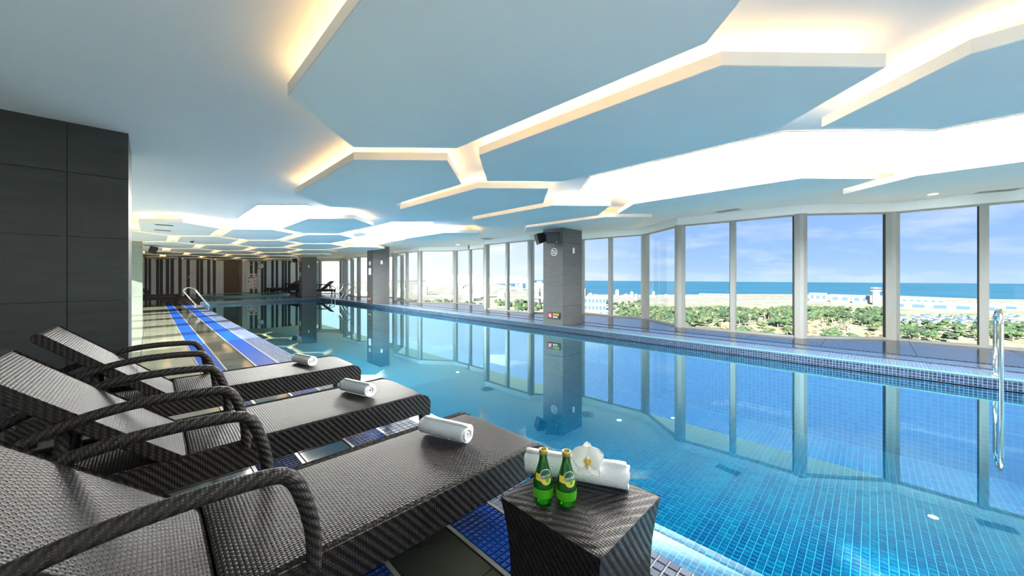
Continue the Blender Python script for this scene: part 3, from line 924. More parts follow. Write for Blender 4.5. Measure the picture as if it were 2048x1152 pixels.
TT = 0.42
tw = towel('rolled_towel', 0.060, 0.43, 4.2, (1.300, 0.905, TT), math.radians(-63), 'larger rolled white towel under the orchid on the side table', seed=4)

# ================================================================== SIDE TABLE
T = empty('side_table', (1.235, 0.835, 0)); tag(T, 'square brown wicker side table at the pool edge', 'table')
hw = 0.232
b = MB()
b.grid(lambda u, v: ((u*2-1)*hw, (v*2-1)*hw, TT-0.012*max(abs(u*2-1), abs(v*2-1))**10), 24, 24, uvf=lambda u, v: ((u*2-1)*hw, (v*2-1)*hw))
b.build('tabletop', M['wicker_table'], T, weld=True)
def tside(t):  # half width at height fraction from the top (0) to floor (1)
    return hw-0.030*t-0.012*math.sin(t*PI)
for k in range(4):
    R = Matrix.Rotation(k*PI/2, 4, 'Z')
    s = MB(); nz_ = 14; nx_ = 24
    def arch(x):  # underside of the skirt: arched opening between the legs
        a = abs(x)/0.145
        return 0.0 if a >= 1 else 0.165*math.sqrt(max(0, 1-a**2.6))
    cols = []
    for i in range(nx_+1):
        f = -1+2*i/nx_
        col = []
        zb = arch(f*hw)
        for j in range(nz_+1):
            z = (TT-0.010)*(1-j/nz_)+zb*(j/nz_); t = 1-z/TT
            h = tside(t); col.append((f*h, -h, z))
        cols.append(col)
    for i in range(nx_):
        for j in range(nz_):
            p = [cols[i][j], cols[i][j+1], cols[i+1][j+1], cols[i+1][j]]
            s.face(p, R, smooth=True)
            s.face([(q[0], q[1]+0.022, q[2]) for q in reversed(p)], R, smooth=True)
        p, q = cols[i][nz_], cols[i+1][nz_]
        s.face([p, (p[0], p[1]+0.022, p[2]), (q[0], q[1]+0.022, q[2]), q], R)
    s.build('side_panel', M['wicker_side'], T, weld=True)
for sx_, sy_ in ((-1, -1), (1, -1), (1, 1), (-1, 1)):
    lg = MB(); h1, h0 = tside(0.55)-0.018, tside(1)-0.018
    c0 = (sx_*h0, sy_*h0); c1 = (sx_*h1, sy_*h1)
    q = lambda c, z, r: [(c[0]-r, c[1]-r, z), (c[0]+r, c[1]-r, z), (c[0]+r, c[1]+r, z), (c[0]-r, c[1]+r, z)]
    lg.hexa(q(c0, 0, 0.014), q(c1, 0.18, 0.015)); lg.build('leg', M['wicker_side'], T)

# ================================================================== BOTTLES
def bottle(loc, rotz, label):
    root = empty('glass_bottle', loc, rotz); tag(root, label, 'bottle', None)
    def rad(z):
        pts = [(0.0, 0.031), (0.004, 0.0345), (0.02, 0.0368), (0.045, 0.0392), (0.062, 0.0396), (0.085, 0.0378), (0.11, 0.0318), (0.135, 0.0236), (0.155, 0.0178), (0.172, 0.0150), (0.186, 0.0145), (0.189, 0.016)]
        for (z0, r0), (z1, r1) in zip(pts, pts[1:]):
            if z0 <= z <= z1: return r0+(r1-r0)*(z-z0)/(z1-z0)
        return pts[-1][1]
    pr = [(0.0, 0.006), (0.02, 0.0015)]
    prof = [(0.0005, 0.004), (0.022, 0.003), (0.031, 0.0)]+[(rad(z), z) for z in [0.002, 0.004, 0.012, 0.02, 0.032, 0.045, 0.055, 0.062, 0.072, 0.085, 0.097, 0.11, 0.122, 0.135, 0.145, 0.155, 0.165, 0.172, 0.18, 0.186]]+[(0.0005, 0.186)]
    b = MB(); b.lathe(prof, 28); b.build('bottle_body', M['bottle'], root)
    b = MB(); b.lathe([(rad(z)+0.0004, z) for z in (0.030, 0.038, 0.046, 0.054, 0.060, 0.064)], 28); b.build('liquid_glow_band', M['lime'], root)  # light passing through the liquid, painted on as a green band
    # gold neck ring with the cap taken off
    b = MB(); b.lathe([(0.0150, 0.181), (0.0172, 0.182), (0.0174, 0.189), (0.0178, 0.190), (0.0178, 0.197), (0.0170, 0.199), (0.0135, 0.199), (0.0128, 0.190), (0.0128, 0.1862)], 24); b.build('cap_ring', M['gold'], root)
    # printed label: dark ellipse, yellow lower half, side flag, white lettering; all bent round the glass
    def bend(me, zc, off, name, mat):
        for v in me.vertices:
            x, y = v.co.x, v.co.y; z = zc+y; r = rad(z)+off; a = x/r
            v.co = (r*math.sin(a), -r*math.cos(a), z)
        me.materials.clear(); me.materials.append(mat); me.update()
        return link(name, me, root)
    def ell(a, b_, name, mat, off, zc=0.108, lo=-1.0, hi=1.0, dx=0.0):
        q = MB(); n = 20
        q.grid(lambda u, v: (dx+a*math.sqrt(max(0, 1-(lo+(hi-lo)*v)**2))*(u*2-1), b_*(lo+(hi-lo)*v), 0), 8, n)
        return bend(q.mesh(name, mat), zc, off, name, mat)
    ell(0.0245, 0.0260, 'label_edge', M['white_p'], 0.0005)
    ell(0.0230, 0.0245, 'label', M['dgreen'], 0.0008)
    ell(0.0230, 0.0245, 'label_lemon', M['yellow'], 0.0011, lo=-1.0, hi=-0.22)
    ell(0.0070, 0.0085, 'label_lime', M['lime'], 0.0013, zc=0.0985, dx=0.004)
    q = MB(); q.grid(lambda u, v: (-0.046+0.023*u, (v-0.5)*(0.020+0.004*u), 0), 5, 4); bend(q.mesh('label_flag', M['yellow']), 0.106, 0.0006, 'label_flag', M['yellow'])
    me = text_mesh('perrier', 0.0150)
    bmx = bmesh.new(); bmx.from_mesh(me); bmesh.ops.subdivide_edges(bmx, edges=bmx.edges, cuts=1); bmx.to_mesh(me); bmx.free()
    for v in me.vertices: v.co.y = v.co.y*1.25+v.co.x*0.10
    bend(me, 0.1125, 0.0016, 'lettering', M['white_p'])
    root.scale = (1, 1, 1.05)
    return root
bottle((1.092, 0.912, TT-0.003), math.radians(-30), 'green glass bottle with yellow label, the one closer to the loungers')
bottle((1.143, 0.838, TT-0.003), math.radians(-28), 'green glass bottle with yellow label, at the near front of the orchid')

# ================================================================== ORCHID
O = empty('orchid_flower', (1.285, 0.835, TT+0.118)); tag(O, 'white orchid blossom with yellow lip resting on the table towel', 'flower')
# flower faces the camera and up
fd = Vector((-0.72, -0.50, 0.52)).normalized()
O.rotation_euler = fd.to_track_quat('Z', 'Y').to_euler(); O.scale = (1.55, 1.55, 1.55)
def petal(w, l, ang, cup, name='petal', zo=0.0, mat=None):
    b = MB(); R = Matrix.Rotation(ang, 4, 'Z') @ Matrix.Translation((0, 0, zo))
    def fn(u, v):
        y = l*u; ww = w*(math.sin(PI*min(1, u**0.62*0.97+0.03))**0.55)
        x = ww*(v*2-1)
        return (x, y, cup*math.sin(u*PI)*l+0.10*l*((v*2-1)**2)*u-0.12*l*u*u)
    b.grid(fn, 10, 8, R); o = b.build(name, mat or M['petal'], O)
    md = o.modifiers.new('thick', 'SOLIDIFY'); md.thickness = 0.0012
    return o
petal(0.018, 0.047, 0.0, 0.06)
petal(0.018, 0.047, math.radians(138), 0.05)
petal(0.018, 0.047, math.radians(-138), 0.05)
petal(0.029, 0.046, math.radians(66), 0.16, zo=0.005)
petal(0.029, 0.046, math.radians(-66), 0.16, zo=0.005)
b = MB()
b.blob((0, -0.004, 0.008), (0.007, 0.010, 0.006), 2, 0.05)
b.blob((0.007, -0.002, 0.010), (0.004, 0.006, 0.004), 1, 0.05); b.blob((-0.007, -0.002, 0.010), (0.004, 0.006, 0.004), 1, 0.05)
b.blob((0, -0.015, 0.009), (0.003, 0.008, 0.003), 1, 0.05)
b.build('lip', M['lip'], O)
b = MB(); b.blob((0, 0.005, 0.010), (0.005, 0.006, 0.006), 2, 0.03); b.build('column_cap', M['petal'], O)

# ================================================================== POOL LADDERS
def handrail(name, parent, y, xd, xp, zd, top, r=0.019, lean=0.0):
    b = MB(); g = lean*(1 if xd > xp else -1)
    pts = [(xd, y, zd), (xd, y, zd+0.06), (xd+g*0.9, y, top-0.16)]
    n = 14; cxm = (xd+xp)/2; rr = abs(xd-xp)/2; s = 1 if xp < xd else -1
    for k in range(n+1):
        a = PI*k/n
        pts.append((cxm+g*(0.9+0.1*math.sin(a))+s*rr*math.cos(a), y, top-0.16+0.16*math.sin(a)))
    pts += [(xp, y, zd+0.05), (xp, y, -0.75)]
    b.tube(pts, r, 12); return b.build(name, M['steel'], parent)
def pool_ladder(label, ys, xd, xp, zd, top, lean=0.0):
    root = empty('pool_ladder', (xd, sum(ys)/2, zd)); tag(root, label, 'ladder')
    inv_ = Matrix.Translation((-xd, -sum(ys)/2, -zd))
    for y in ys:
        o = handrail('handrail', root, y, xd, xp, zd, top, lean=lean); o.data.transform(inv_)
        f = MB(); f.lathe([(0.045, 0.0), (0.045, 0.008), (0.026, 0.016), (0.02, 0.03)], 16, Matrix.Translation((xd, y, zd+0.003))); o = f.build('flange', M['steel'], root); o.data.transform(inv_)
    for z in (-0.2, -0.45, -0.7):
        t = MB(); t.box(xp-0.035, xp+0.035, ys[0]+0.015, ys[1]-0.015, z-0.012, z+0.012); o = t.build('tread', M['steel'], root, bevel=0.004); o.data.transform(inv_)
    return root
pool_ladder('polished steel pool ladder on the slate deck opposite the loungers', (-1.58, -1.06), 7.12, 6.83, RZ, 0.92)
pool_ladder('thin steel pool ladder at the far window corner of the pool', (19.6, 20.1), 7.2, 6.75, RZ, 0.95, 0.40)
pool_ladder('steel pool ladder where the blue stripes reach the far curb', (20.9, 21.5), 1.45, 1.86, 0.0, 0.85, 0.45)

# ================================================================== COLUMN FITTINGS
def speaker(label, loc, rotz, parts):
    root = empty('wall_speaker', loc, rotz); tag(root, label, 'speaker', None)
    b = MB()   # mounting bar to the wall (wall lies at local y=+0.28)
    b.tube([(0, 0.28, -0.01), (0, 0.10, -0.02)], 0.018, 8); b.box(-0.07, 0.07, 0.265, 0.28, -0.08, 0.06); b.build('bracket', M['steel'] if parts == 1 else M['darkgrey'], root)
    for a in ((-0.62, 0.62) if parts == 2 else (0.0,)):
        Rm = Matrix.Translation((0.175*(1 if a > 0 else -1 if a < 0 else 0), 0.0, 0)) @ Matrix.Rotation(a, 4, 'Z') @ Matrix.Rotation(0.30, 4, 'X')
        c = MB()
        c.hexa([(-0.15, -0.12, -0.13), (0.15, -0.12, -0.13), (0.07, 0.10, -0.11), (-0.07, 0.10, -0.11)], [(-0.17, -0.12, 0.13), (0.17, -0.12, 0.13), (0.08, 0.10, 0.11), (-0.08, 0.10, 0.11)], Rm)
        cab = c.build('cabinet', M['black'], root, bevel=0.008)
        g = MB(); g.box(-0.135, 0.135, -0.128, -0.121, -0.11, 0.11, Rm); g.build('grille', M['darkgrey'], cab)
        d = MB(); d.lathe([(0.0005, 0.0), (0.012, 0.0), (0.012, 0.003), (0.0005, 0.003)], 10, Rm @ Matrix.Translation((0.10, -0.129, -0.10)) @ Matrix.Rotation(PI/2, 4, 'X')); d.build('badge', M['white_p'], cab)
    return root
speaker('pair of black loudspeakers high on the column with the round pictogram', (6.72, 5.50, 2.26), -PI/2, 2)
speaker('black loudspeaker on the pale green column', (-0.02+0.09, 18.95, 2.33), PI/2, 1)
speaker('black loudspeaker on the column by the far loungers', (6.18, 24.6, 2.34), -PI/2, 1)

def pictogram(loc, label, r=0.098, face=-PI/2):
    """round no-diving sign: white ring, slanted bar and a small diver"""
    root = empty('pictogram_sign', loc, face); tag(root, label, 'sign')
    b = MB(); n = 32
    for k in range(n):
        a, c = 2*PI*k/n, 2*PI*(k+1)/n
        P4 = lambda rr, an: (rr*math.cos(an), rr*math.sin(an))
        lo = [P4(r, a), P4(r, c), P4(r*0.84, c), P4(r*0.84, a)]
        b.hexa([(x, -0.002, z) for x, z in lo], [(x, -0.006, z) for x, z in lo])
    b.build('ring', M['white_p'], root)
    def bar(x0, z0, x1, z1, w, nm):
        d = Vector((x1-x0, z1-z0)).normalized(); nn = Vector((-d.y, d.x))*w/2
        lo = [(x0+nn.x, z0+nn.y), (x1+nn.x, z1+nn.y), (x1-nn.x, z1-nn.y), (x0-nn.x, z0-nn.y)]
        q = MB(); q.hexa([(x, -0.002, z) for x, z in lo], [(x, -0.006, z) for x, z in lo]); q.build(nm, M['white_p'], root)
    bar(-r*0.62, r*0.62, r*0.62, -r*0.62, r*0.15, 'bar')
    bar(-r*0.50, -r*0.42, r*0.30, -r*0.42, r*0.12, 'wave')
    bar(-r*0.05, r*0.58, r*0.50, r*0.15, r*0.16, 'torso'); bar(-r*0.45, -r*0.40, -r*0.45, r*0.35, r*0.14, 'ledge')
    q = MB(); q.lathe([(0.0005, 0.002), (r*0.12, 0.002), (r*0.12, 0.006), (0.0005, 0.006)], 14, Matrix.Translation((r*0.5, 0, -r*0.05)) @ Matrix.Rotation(PI/2, 4, 'X')); q.build('head', M['white_p'], root)
    return root
pictogram((7.0, 5.50, 1.925), 'round white no diving pictogram on the column with the loudspeaker pair')
pictogram((6.94, 15.87, 1.93), 'round white pictogram above a framed notice on the far waterside column')
def plate(name, x0, x1, y0, y1, z0, z1, mat, label, cat, extra=None):
    """flat item; extra boxes are parts"""
    c = ((x0+x1)/2, (y0+y1)/2, (z0+z1)/2)
    root = MB(); root.box(x0-c[0], x1-c[0], y0-c[1], y1-c[1], z0-c[2], z1-c[2]); o = root.build(name, mat, None, c)
    tag(o, label, cat)
    for nm, m, e in (extra or []):
        q = MB(); q.box(e[0]-c[0], e[1]-c[0], e[2]-c[1], e[3]-c[1], e[4]-c[2], e[5]-c[2]); q.build(nm, m, o)
    return o
plate('wall_switch', 7.40, 7.47, 5.226, 5.24, 1.90, 2.04, M['white_p'], 'small white switch on the column with the loudspeaker pair', 'switch', [('rocker', M['rim'], (7.415, 7.455, 5.222, 5.226, 1.94, 2.0))])
plate('wall_switch', 7.30, 7.38, 15.556, 15.57, 1.90, 2.06, M['white_p'], 'small white switch on the column with the framed notice', 'switch', [('rocker', M['rim'], (7.315, 7.365, 15.552, 15.556, 1.94, 2.02))])
plate('wall_switch', 6.80, 6.87, 24.286, 24.30, 1.90, 2.06, M['white_p'], 'small white switch on the column beside the far loungers', 'switch', [('rocker', M['rim'], (6.815, 6.855, 24.282, 24.286, 1.94, 2.02))])
# depth plates: black, red square with a white figure, a yellow line and a white line of small characters
def depth_plate(x, y, z, label):
    ex = []
    f = x-0.012
    ex.append(('red_square', M['red'], (f-0.003, f, y+0.055, y+0.185, z+0.02, z+0.13)))
    for i, (a, c, d, e) in enumerate([(0.09, 0.15, 0.05, 0.065), (0.10, 0.115, 0.05, 0.09), (0.125, 0.15, 0.08, 0.11), (0.08, 0.125, 0.035, 0.045)]):
        ex.append(('figure', M['white_p'], (f-0.005, f-0.003, y+a, y+c, z+d, z+e)))
    def glyphs(ya, n, w, z0, h, mat, nm):
        for i in range(n):
            yy = ya-i*w*1.25
            ex.append((nm, mat, (f-0.004, f, yy-w, yy, z0, z0+h*0.22)))
            ex.append((nm, mat, (f-0.004, f, yy-w, yy-w*0.7, z0, z0+h)))
            ex.append((nm, mat, (f-0.004, f, yy-w*0.95, yy-w*0.1, z0+h*0.6, z0+h*0.85)))
    glyphs(y+0.03, 4, 0.038, z+0.082, 0.052, M['yellow'], 'yellow_character')
    glyphs(y+0.03, 4, 0.030, z+0.022, 0.040, M['white_p'], 'white_character')
    return plate('depth_plate', f, x, y-0.19, y+0.20, z, z+0.155, M['black'], label, 'sign', ex)
depth_plate(7.0, 5.50, 0.29, 'black plate with red square and yellow characters low on the near column')
depth_plate(6.94, 15.87, 0.27, 'black plate low on the column with the framed notice')
plate('framed_notice', 6.926, 6.94, 15.76, 15.98, 1.42, 1.72, M['white_p'], 'pale framed notice on the far waterside column', 'notice', [('sheet', M['wood'], (6.923, 6.926, 15.79, 15.95, 1.46, 1.68))])
plate('framed_notice', 6.446, 6.46, 24.5, 24.72, 1.35, 1.62, M['white_p'], 'pale framed notice on the column by the far loungers', 'notice', [('sheet', M['wood'], (6.443, 6.446, 24.53, 24.69, 1.38, 1.59))])
plate('fire_bell', 6.43, 6.46, 24.48, 24.68, 1.92, 2.10, M['red'], 'small dark red alarm box on the column by the far loungers', 'alarm', [('dome', M['white_p'], (6.41, 6.43, 24.54, 24.62, 1.97, 2.05))])

# ================================================================== FAR WALL FITTINGS
ck = empty('wall_clock', (wx(521), YB-0.03, wz(521, 532))); tag(ck, 'round wall clock with brown rim on the striped wall', 'clock')
Rx = Matrix.Rotation(PI/2, 4, 'X')
b = MB(); b.lathe([(0.205, 0.0), (0.235, 0.0), (0.24, 0.03), (0.225, 0.05), (0.205, 0.04)], 28, Rx); b.build('rim', M['brown_l'], ck)
b = MB(); b.lathe([(0.0005, 0.03), (0.207, 0.03), (0.207, 0.0)], 28, Rx); b.build('dial', M['white_p'], ck)
b = MB(); b.box(-0.008, 0.008, -0.04, -0.034, 0, 0.15); b.build('minute_hand', M['black'], ck)
b = MB(); b.box(-0.006, 0.09, -0.04, -0.034, -0.008, 0.008); b.build('hour_hand', M['black'], ck)
x0, x1 = wx(492.5), wx(513.5); z0, z1 = wz(503, 577.5), wz(503, 547.5)
ex = [('title_mark', M['red'], (x0+0.24, x0+0.40, YB-0.062, YB-0.055, z1-0.24, z1-0.09)), ('title_mark', M['red'], (x0+0.55, x0+0.66, YB-0.062, YB-0.055, z1-0.20, z1-0.10)),
      ('text_line', M['brown_l'], (x0+0.08, x1-0.1, YB-0.060, YB-0.055, z1-0.34, z1-0.29))]
for i in range(3): ex.append(('text_line', M['slate_strip'], (x0+0.50, x0+0.56, YB-0.060, YB-0.055, z1-0.62-0.24*i, z1-0.52-0.24*i)))
ex.append(('text_line', M['slate_strip'], (x0+0.12, x0+0.17, YB-0.060, YB-0.055, z0+0.5, z0+0.62)))
plate('notice_board', x0, x1, YB-0.055, YB-0.031, z0, z1, M['white_p'], 'white notice board with red marks beside the brown doorway', 'notice board', ex)
plate('fire_alarm', wx(501.3), wx(503.5), YB-0.06, YB-0.031, wz(502, 532), wz(502, 527), M['red'], 'small red alarm lamp above the notice board', 'alarm', [('lamp', M['yellow'], (wx(502)-0.02, wx(502)+0.04, YB-0.075, YB-0.06, wz(502, 530.5), wz(502, 528.5)))])
plate('wall_switch', wx(376.5), wx(377.8), YB-0.04, YB-0.031, wz(377, 556), wz(377, 552), M['white_p'], 'tiny white switch on a charcoal strip of the striped wall', 'switch')
plate('wall_thermostat', wx(584.3), wx(586), YB-0.045, YB-0.031, wz(585, 556), wz(585, 553), M['white_p'], 'tiny white control beside the grey service door', 'switch')

# ================================================================== SPA
SP = empty('round_spa', (4.35, 28.2, RZ)); tag(SP, 'round raised spa pool full of pale teal water before the striped wall', 'spa')
b = MB(); b.lathe([(2.35, 0.0), (2.35, 0.10), (2.30, 0.12), (2.02, 0.12), (2.0, 0.10), (2.0, 0.02)], 56); b.build('rim', M['nosing'], SP)
b = MB(); b.lathe([(2.0, 0.02), (0.001, 0.02)], 56); b.build('basin', M['pool'], SP)
b = MB(); b.lathe([(2.0, 0.095), (0.001, 0.095)], 56); b.build('water', M['water'], SP)

# ================================================================== CEILING FITTINGS
def downlight(x, y, z, label):
    e = empty('downlight', (x, y, z)); tag(e, label, 'downlight', None)
    b = MB(); b.lathe([(0.060, -0.006), (0.085, -0.010), (0.095, -0.004), (0.095, 0.0)], 24); b.build('ring', M['rim'], e)
    b = MB(); b.lathe([(0.0005, -0.004), (0.062, -0.004)], 20); b.build('lamp', M['down'], e)
downlight(9.25, -0.75, ZS, 'round ceiling downlight close to the long slotted vent above the slate deck')
downlight(9.3, 5.0, ZS, 'round ceiling downlight just beyond the near column with loudspeakers')
downlight(9.2, 12.4, ZS, 'round ceiling downlight by the windows between the two columns')
downlight(7.0, 22.9, ZS, 'round ceiling downlight before the column near the spa')
downlight(-0.6, 15.6, ZS, 'round ceiling downlight near the loudspeaker on the green column')
def vent(x, y, L, Wd, rot, label, slots=14):
    e = empty('ceiling_vent', (x, y, ZS), rot); tag(e, label, 'vent', None)
    b = MB(); b.box(-L/2, L/2, -Wd/2, Wd/2, -0.003, 0); b.build('backing', M['black'], e)
    b = MB()
    for (a, c, d, g) in ((-L/2-0.02, L/2+0.02, -Wd/2-0.02, -Wd/2), (-L/2-0.02, L/2+0.02, Wd/2, Wd/2+0.02), (-L/2-0.02, -L/2, -Wd/2, Wd/2), (L/2, L/2+0.02, -Wd/2, Wd/2)):
        b.box(a, c, d, g, -0.008, 0)
    b.build('frame', M['rim'], e)
    for k in range(slots):
        xx = -L/2+L*(k+0.5)/slots
        s = MB(); s.box(xx-0.006, xx+0.006, -Wd/2, Wd/2, -0.010, -0.003); s.build('slat', M['alu_d'], e)
vent(8.5, 2.1, 0.46, 0.22, math.radians(78), 'slotted ceiling vent over the inner window bay')
vent(9.62, -1.45, 0.42, 0.22, math.radians(100), 'slotted ceiling vent beside a downlight near the end of slate deck', 16)
def slot(x, y, label):
    e = empty('ceiling_slot', (x, y, ZP), 0); tag(e, label, 'vent', None)
    b = MB(); b.box(-0.16, 0.16, -0.10, 0.10, -0.004, -0.0005); b.build('frame', M['alu_d'], e)
    b = MB(); b.box(-0.14, 0.14, -0.08, 0.08, -0.006, -0.004); b.build('slot_opening', M['black'], e)
slot(0.23, 11.45, 'dark vent in the pale hexagon above the sunlit deck, nearer of two')
slot(0.23, 12.75, 'dark vent in the pale hexagon above the sunlit deck, farther of two')
def diffuser(x, y, label):
    e = empty('round_diffuser', (x, y, ZS)); tag(e, label, 'vent', None)
    for k, (r, z) in enumerate(((0.24, -0.004), (0.17, -0.014), (0.10, -0.022))):
        b = MB(); b.lathe([(r-0.045, z-0.012), (r, z), (r, z+0.003), (r-0.05, z-0.006)], 28); b.build('cone', M['alu_d'], e)
diffuser(8.55, 9.75, 'round ceiling diffuser above the slate deck between two columns')
diffuser(9.0, 5.9, 'round grey ceiling diffuser just behind the near column')
e = empty('dome_camera', (0.95, 15.45, ZP)); tag(e, 'small dark dome camera under a far ceiling hexagon', 'camera')
b = MB(); b.lathe([(0.07, 0.0), (0.07, -0.03), (0.055, -0.032)], 20); b.build('camera_base', M['white_p'], e)
b = MB(); b.lathe([(0.055, -0.03), (0.05, -0.055), (0.03, -0.075), (0.001, -0.082)], 20); b.build('dome', M['black'], e)

# ================================================================== OUTSIDE
HG = -40.0
def gp(px, D, z=HG):
    """point at distance D in front of the building, at bearing of image column px"""
    l = (px-1024.0)/720.0
    return (D*(S_+l*Ck), D*(Ck-l*S_), z)
def land_mat():
    m, t, out = base('coastal_plain')
    g = t.n('ShaderNodeNewGeometry'); x, y, z = t.sep(g.outputs['Position'])
    D = t.m('ADD', t.m('MULTIPLY', x, S_), t.m('MULTIPLY', y, Ck))
    n1 = t.noise(g.outputs['Position'], 0.02, 6); n2 = t.noise(g.outputs['Position'], 0.12, 4)
    scrub = t.ramp(n1, [(0.35, (0.072, 0.099, 0.045)), (0.55, (0.189, 0.180, 0.117)), (0.72, (0.108, 0.135, 0.063))])
    mp = t.n('ShaderNodeMapping', ins={'Vector': t.comb(D, t.m('SUBTRACT', t.m('MULTIPLY', x, Ck), t.m('MULTIPLY', y, S_)), 0.0), 'Scale': (0.03, 0.0025, 1)})
    n3 = t.noise(mp.outputs[0], 1.0, 5)
    field = t.ramp(n3, [(0.35, (0.112, 0.106, 0.092)), (0.5, (0.156, 0.154, 0.145)), (0.62, (0.095, 0.100, 0.084)), (0.7, (0.145, 0.145, 0.140))])
    f = t.ramp(t.m('DIVIDE', t.m('ADD', D, t.m('MULTIPLY_ADD', n1, 120.0, -60.0)), 1000.0), [(0.52, (0, 0, 0)), (0.57, (1, 1, 1))])
    col = t.mix(f, scrub, field)
    col = t.mix(0.25, col, t.ramp(n2, [(0.4, (0.135, 0.144, 0.090)), (0.6, (0.360, 0.351, 0.315))]))
    p = t.n('ShaderNodeBsdfPrincipled', ins={'Base Color': col, 'Roughness': 0.9, 'Specular IOR Level': 0.1})
    m.node_tree.links.new(p.outputs[0], out.inputs[0]); return m
def sea_mat():
    m, t, out = base('sea_water')
    g = t.n('ShaderNodeNewGeometry')
    mp = t.n('ShaderNodeMapping', ins={'Vector': g.outputs['Position'], 'Scale': (0.004, 0.004, 0.004)})
    nz = t.noise(mp.outputs[0], 1.0, 6)
    col = t.ramp(nz, [(0.35, (0.008, 0.062, 0.11)), (0.65, (0.013, 0.076, 0.125))])
    p = t.n('ShaderNodeBsdfPrincipled', ins={'Base Color': col, 'Roughness': 0.55, 'Specular IOR Level': 0.2})
    m.node_tree.links.new(p.outputs[0], out.inputs[0]); return m
coast = [(-1400, 4300), (500, 4200), (880, 3900), (985, 2600), (1040, 1500), (1090, 960), (1160, 880), (1300, 860), (1500, 900), (1650, 880), (1800, 820), (1960, 700), (2200, 640), (3500, 600)]
lp = [gp(px, d) for px, d in coast]
me_b = MB()
near = [(-300, 900, HG), (-300, -300, HG), (600, -900, HG)]
for i in range(len(lp)-1):
    me_b.face([(0, 0, HG), lp[i+1], lp[i]] if True else [])
me_b.face([(0, 0, HG), (0, -800, HG), lp[-1]])
me_b.face([(0, 0, HG), lp[0], (-800, 0, HG), (0, -800, HG)])
struct(me_b.build('ground_coast', land_mat()))
b = MB(); b.face([(-3000, -3500, HG-1.5), (4200, -3500, HG-1.5), (4200, 4300, HG-1.5), (-3000, 4300, HG-1.5)]); struct(b.build('sea', sea_mat()))

# the tower's own facade below the pool floor
b = MB(); b.box(-3.2, 8.6, Y0-0.2, YB+0.2, -2.2, -1.2); struct(b.build('floor_slab', M['white']))

leaf = [simple('dark_green_foliage', (0.012, 0.030, 0.011), 0.8, var=0.3, scale=0.4), simple('mid_green_foliage', (0.022, 0.046, 0.015), 0.8, var=0.3, scale=0.4), simple('olive_foliage', (0.040, 0.054, 0.020), 0.8, var=0.3, scale=0.4),
        simple('dry_scrub_foliage', (0.085, 0.070, 0.040), 0.9, var=0.3, scale=0.4)]
bark = simple('tree_bark', (0.108, 0.086, 0.063), 0.9)
frond = simple('palm_frond', (0.189, 0.203, 0.090), 0.8)
def tree_mesh(kind, seed):
    r = random.Random(seed); b = MB()
    hgt = (9, 8, 6, 3)[kind]; n = (9, 9, 7, 6)[kind]; sp = (2.6, 3.0, 2.6, 2.4)[kind]
    if kind < 3: b.tube([(0, 0, 0), (r.uniform(-.3, .3), r.uniform(-.3, .3), hgt*0.6)], [0.35, 0.18], 5, mat=1, caps=False)
    for k in range(n):
        a = r.uniform(0, 2*PI); q = r.uniform(0.1, 1)*sp; z = hgt*(0.45 if kind < 3 else 0.2)+hgt*0.5*r.random()*(1-q/sp*0.5)
        s = r.uniform(1.1, 1.9)*(1 if kind < 3 else 0.8)
        b.blob((q*math.cos(a), q*math.sin(a), z), (s, s, s*(0.6 if kind == 0 else 0.75)), 1, 0.3, rnd=r)
    return b.mesh('tree', [leaf[kind], bark])
TM = [[tree_mesh(k, 10*k+s) for s in range(4)] for k in range(4)]
tl = ['dark green pine in the grove', 'mid green broadleaf tree in the grove', 'olive green tree in the grove', 'dry brown shrub on scrubby ground']
tg_ = ['dark pines in the grove', 'broadleaf trees in the grove', 'olive trees in the grove', 'dry shrubs below the windows']
tn = ['pine_tree', 'broadleaf_tree', 'olive_tree', 'dry_shrub']
rt = random.Random(5)
PALMS = [(1612, 262), (1650, 268), (1664, 262), (1674, 270), (1690, 262), (1696, 275), (1618, 285), (1636, 290), (1702, 285), (1682, 290), (1646, 300), (1665, 300), (1500, 330), (1530, 340), (1560, 345), (1425, 350), (1395, 360), (1480, 360)]
spots = []; taken = [(*gp(a, b)[:2], 0.55) for a, b in PALMS]
def grove(n, px0, px1, d0, d1, weights):
    for _ in range(n):
        for _t in range(30):
            c = (rt.uniform(px0, px1), d0+(d1-d0)*rt.random()**0.8, rt.choices(range(4), weights)[0], rt.uniform(0.75, 1.25))
            q = gp(c[0], c[1])
            if all((q[0]-a)**2+(q[1]-b)**2 > (4.9*(e+c[3]))**2 for a, b, e in taken):
                spots.append(c); taken.append((q[0], q[1], c[3])); break
grove(70, 1440, 1790, 290, 415, (3, 3, 2, 1))
grove(60, 1790, 2120, 225, 285, (5, 2, 1, 1))
grove(60, 1225, 1480, 300, 430, (2, 4, 3, 1))
grove(60, 1240, 1800, 215, 290, (0, 1, 2, 5))
grove(40, 1165, 1300, 470, 540, (1, 3, 3, 1))
spots = [s for s in spots if not (1170 < s[0] < 1225 and s[1] < 470)]
def bay(px):
    for lim, w in ((1221, 'first'), (1291, 'second'), (1360, 'third'), (1467, 'fourth'), (1599, 'fifth'), (1782, 'sixth'), (1968, 'seventh')):
        if px < lim: return w+' pane past the near column'
    return 'eighth pane past the near column'
for px, d, k, s in spots:
    x, y, z = gp(px, d)
    o = link(tn[k], rt.choice(TM[k]), None, (x, y, z), rt.uniform(0, 6)); o.scale = (s*1.15, s*1.15, s)
    tag(o, tl[k]+' seen through the '+bay(px), 'tree' if k < 3 else 'shrub', tg_[k]+', '+bay(px))
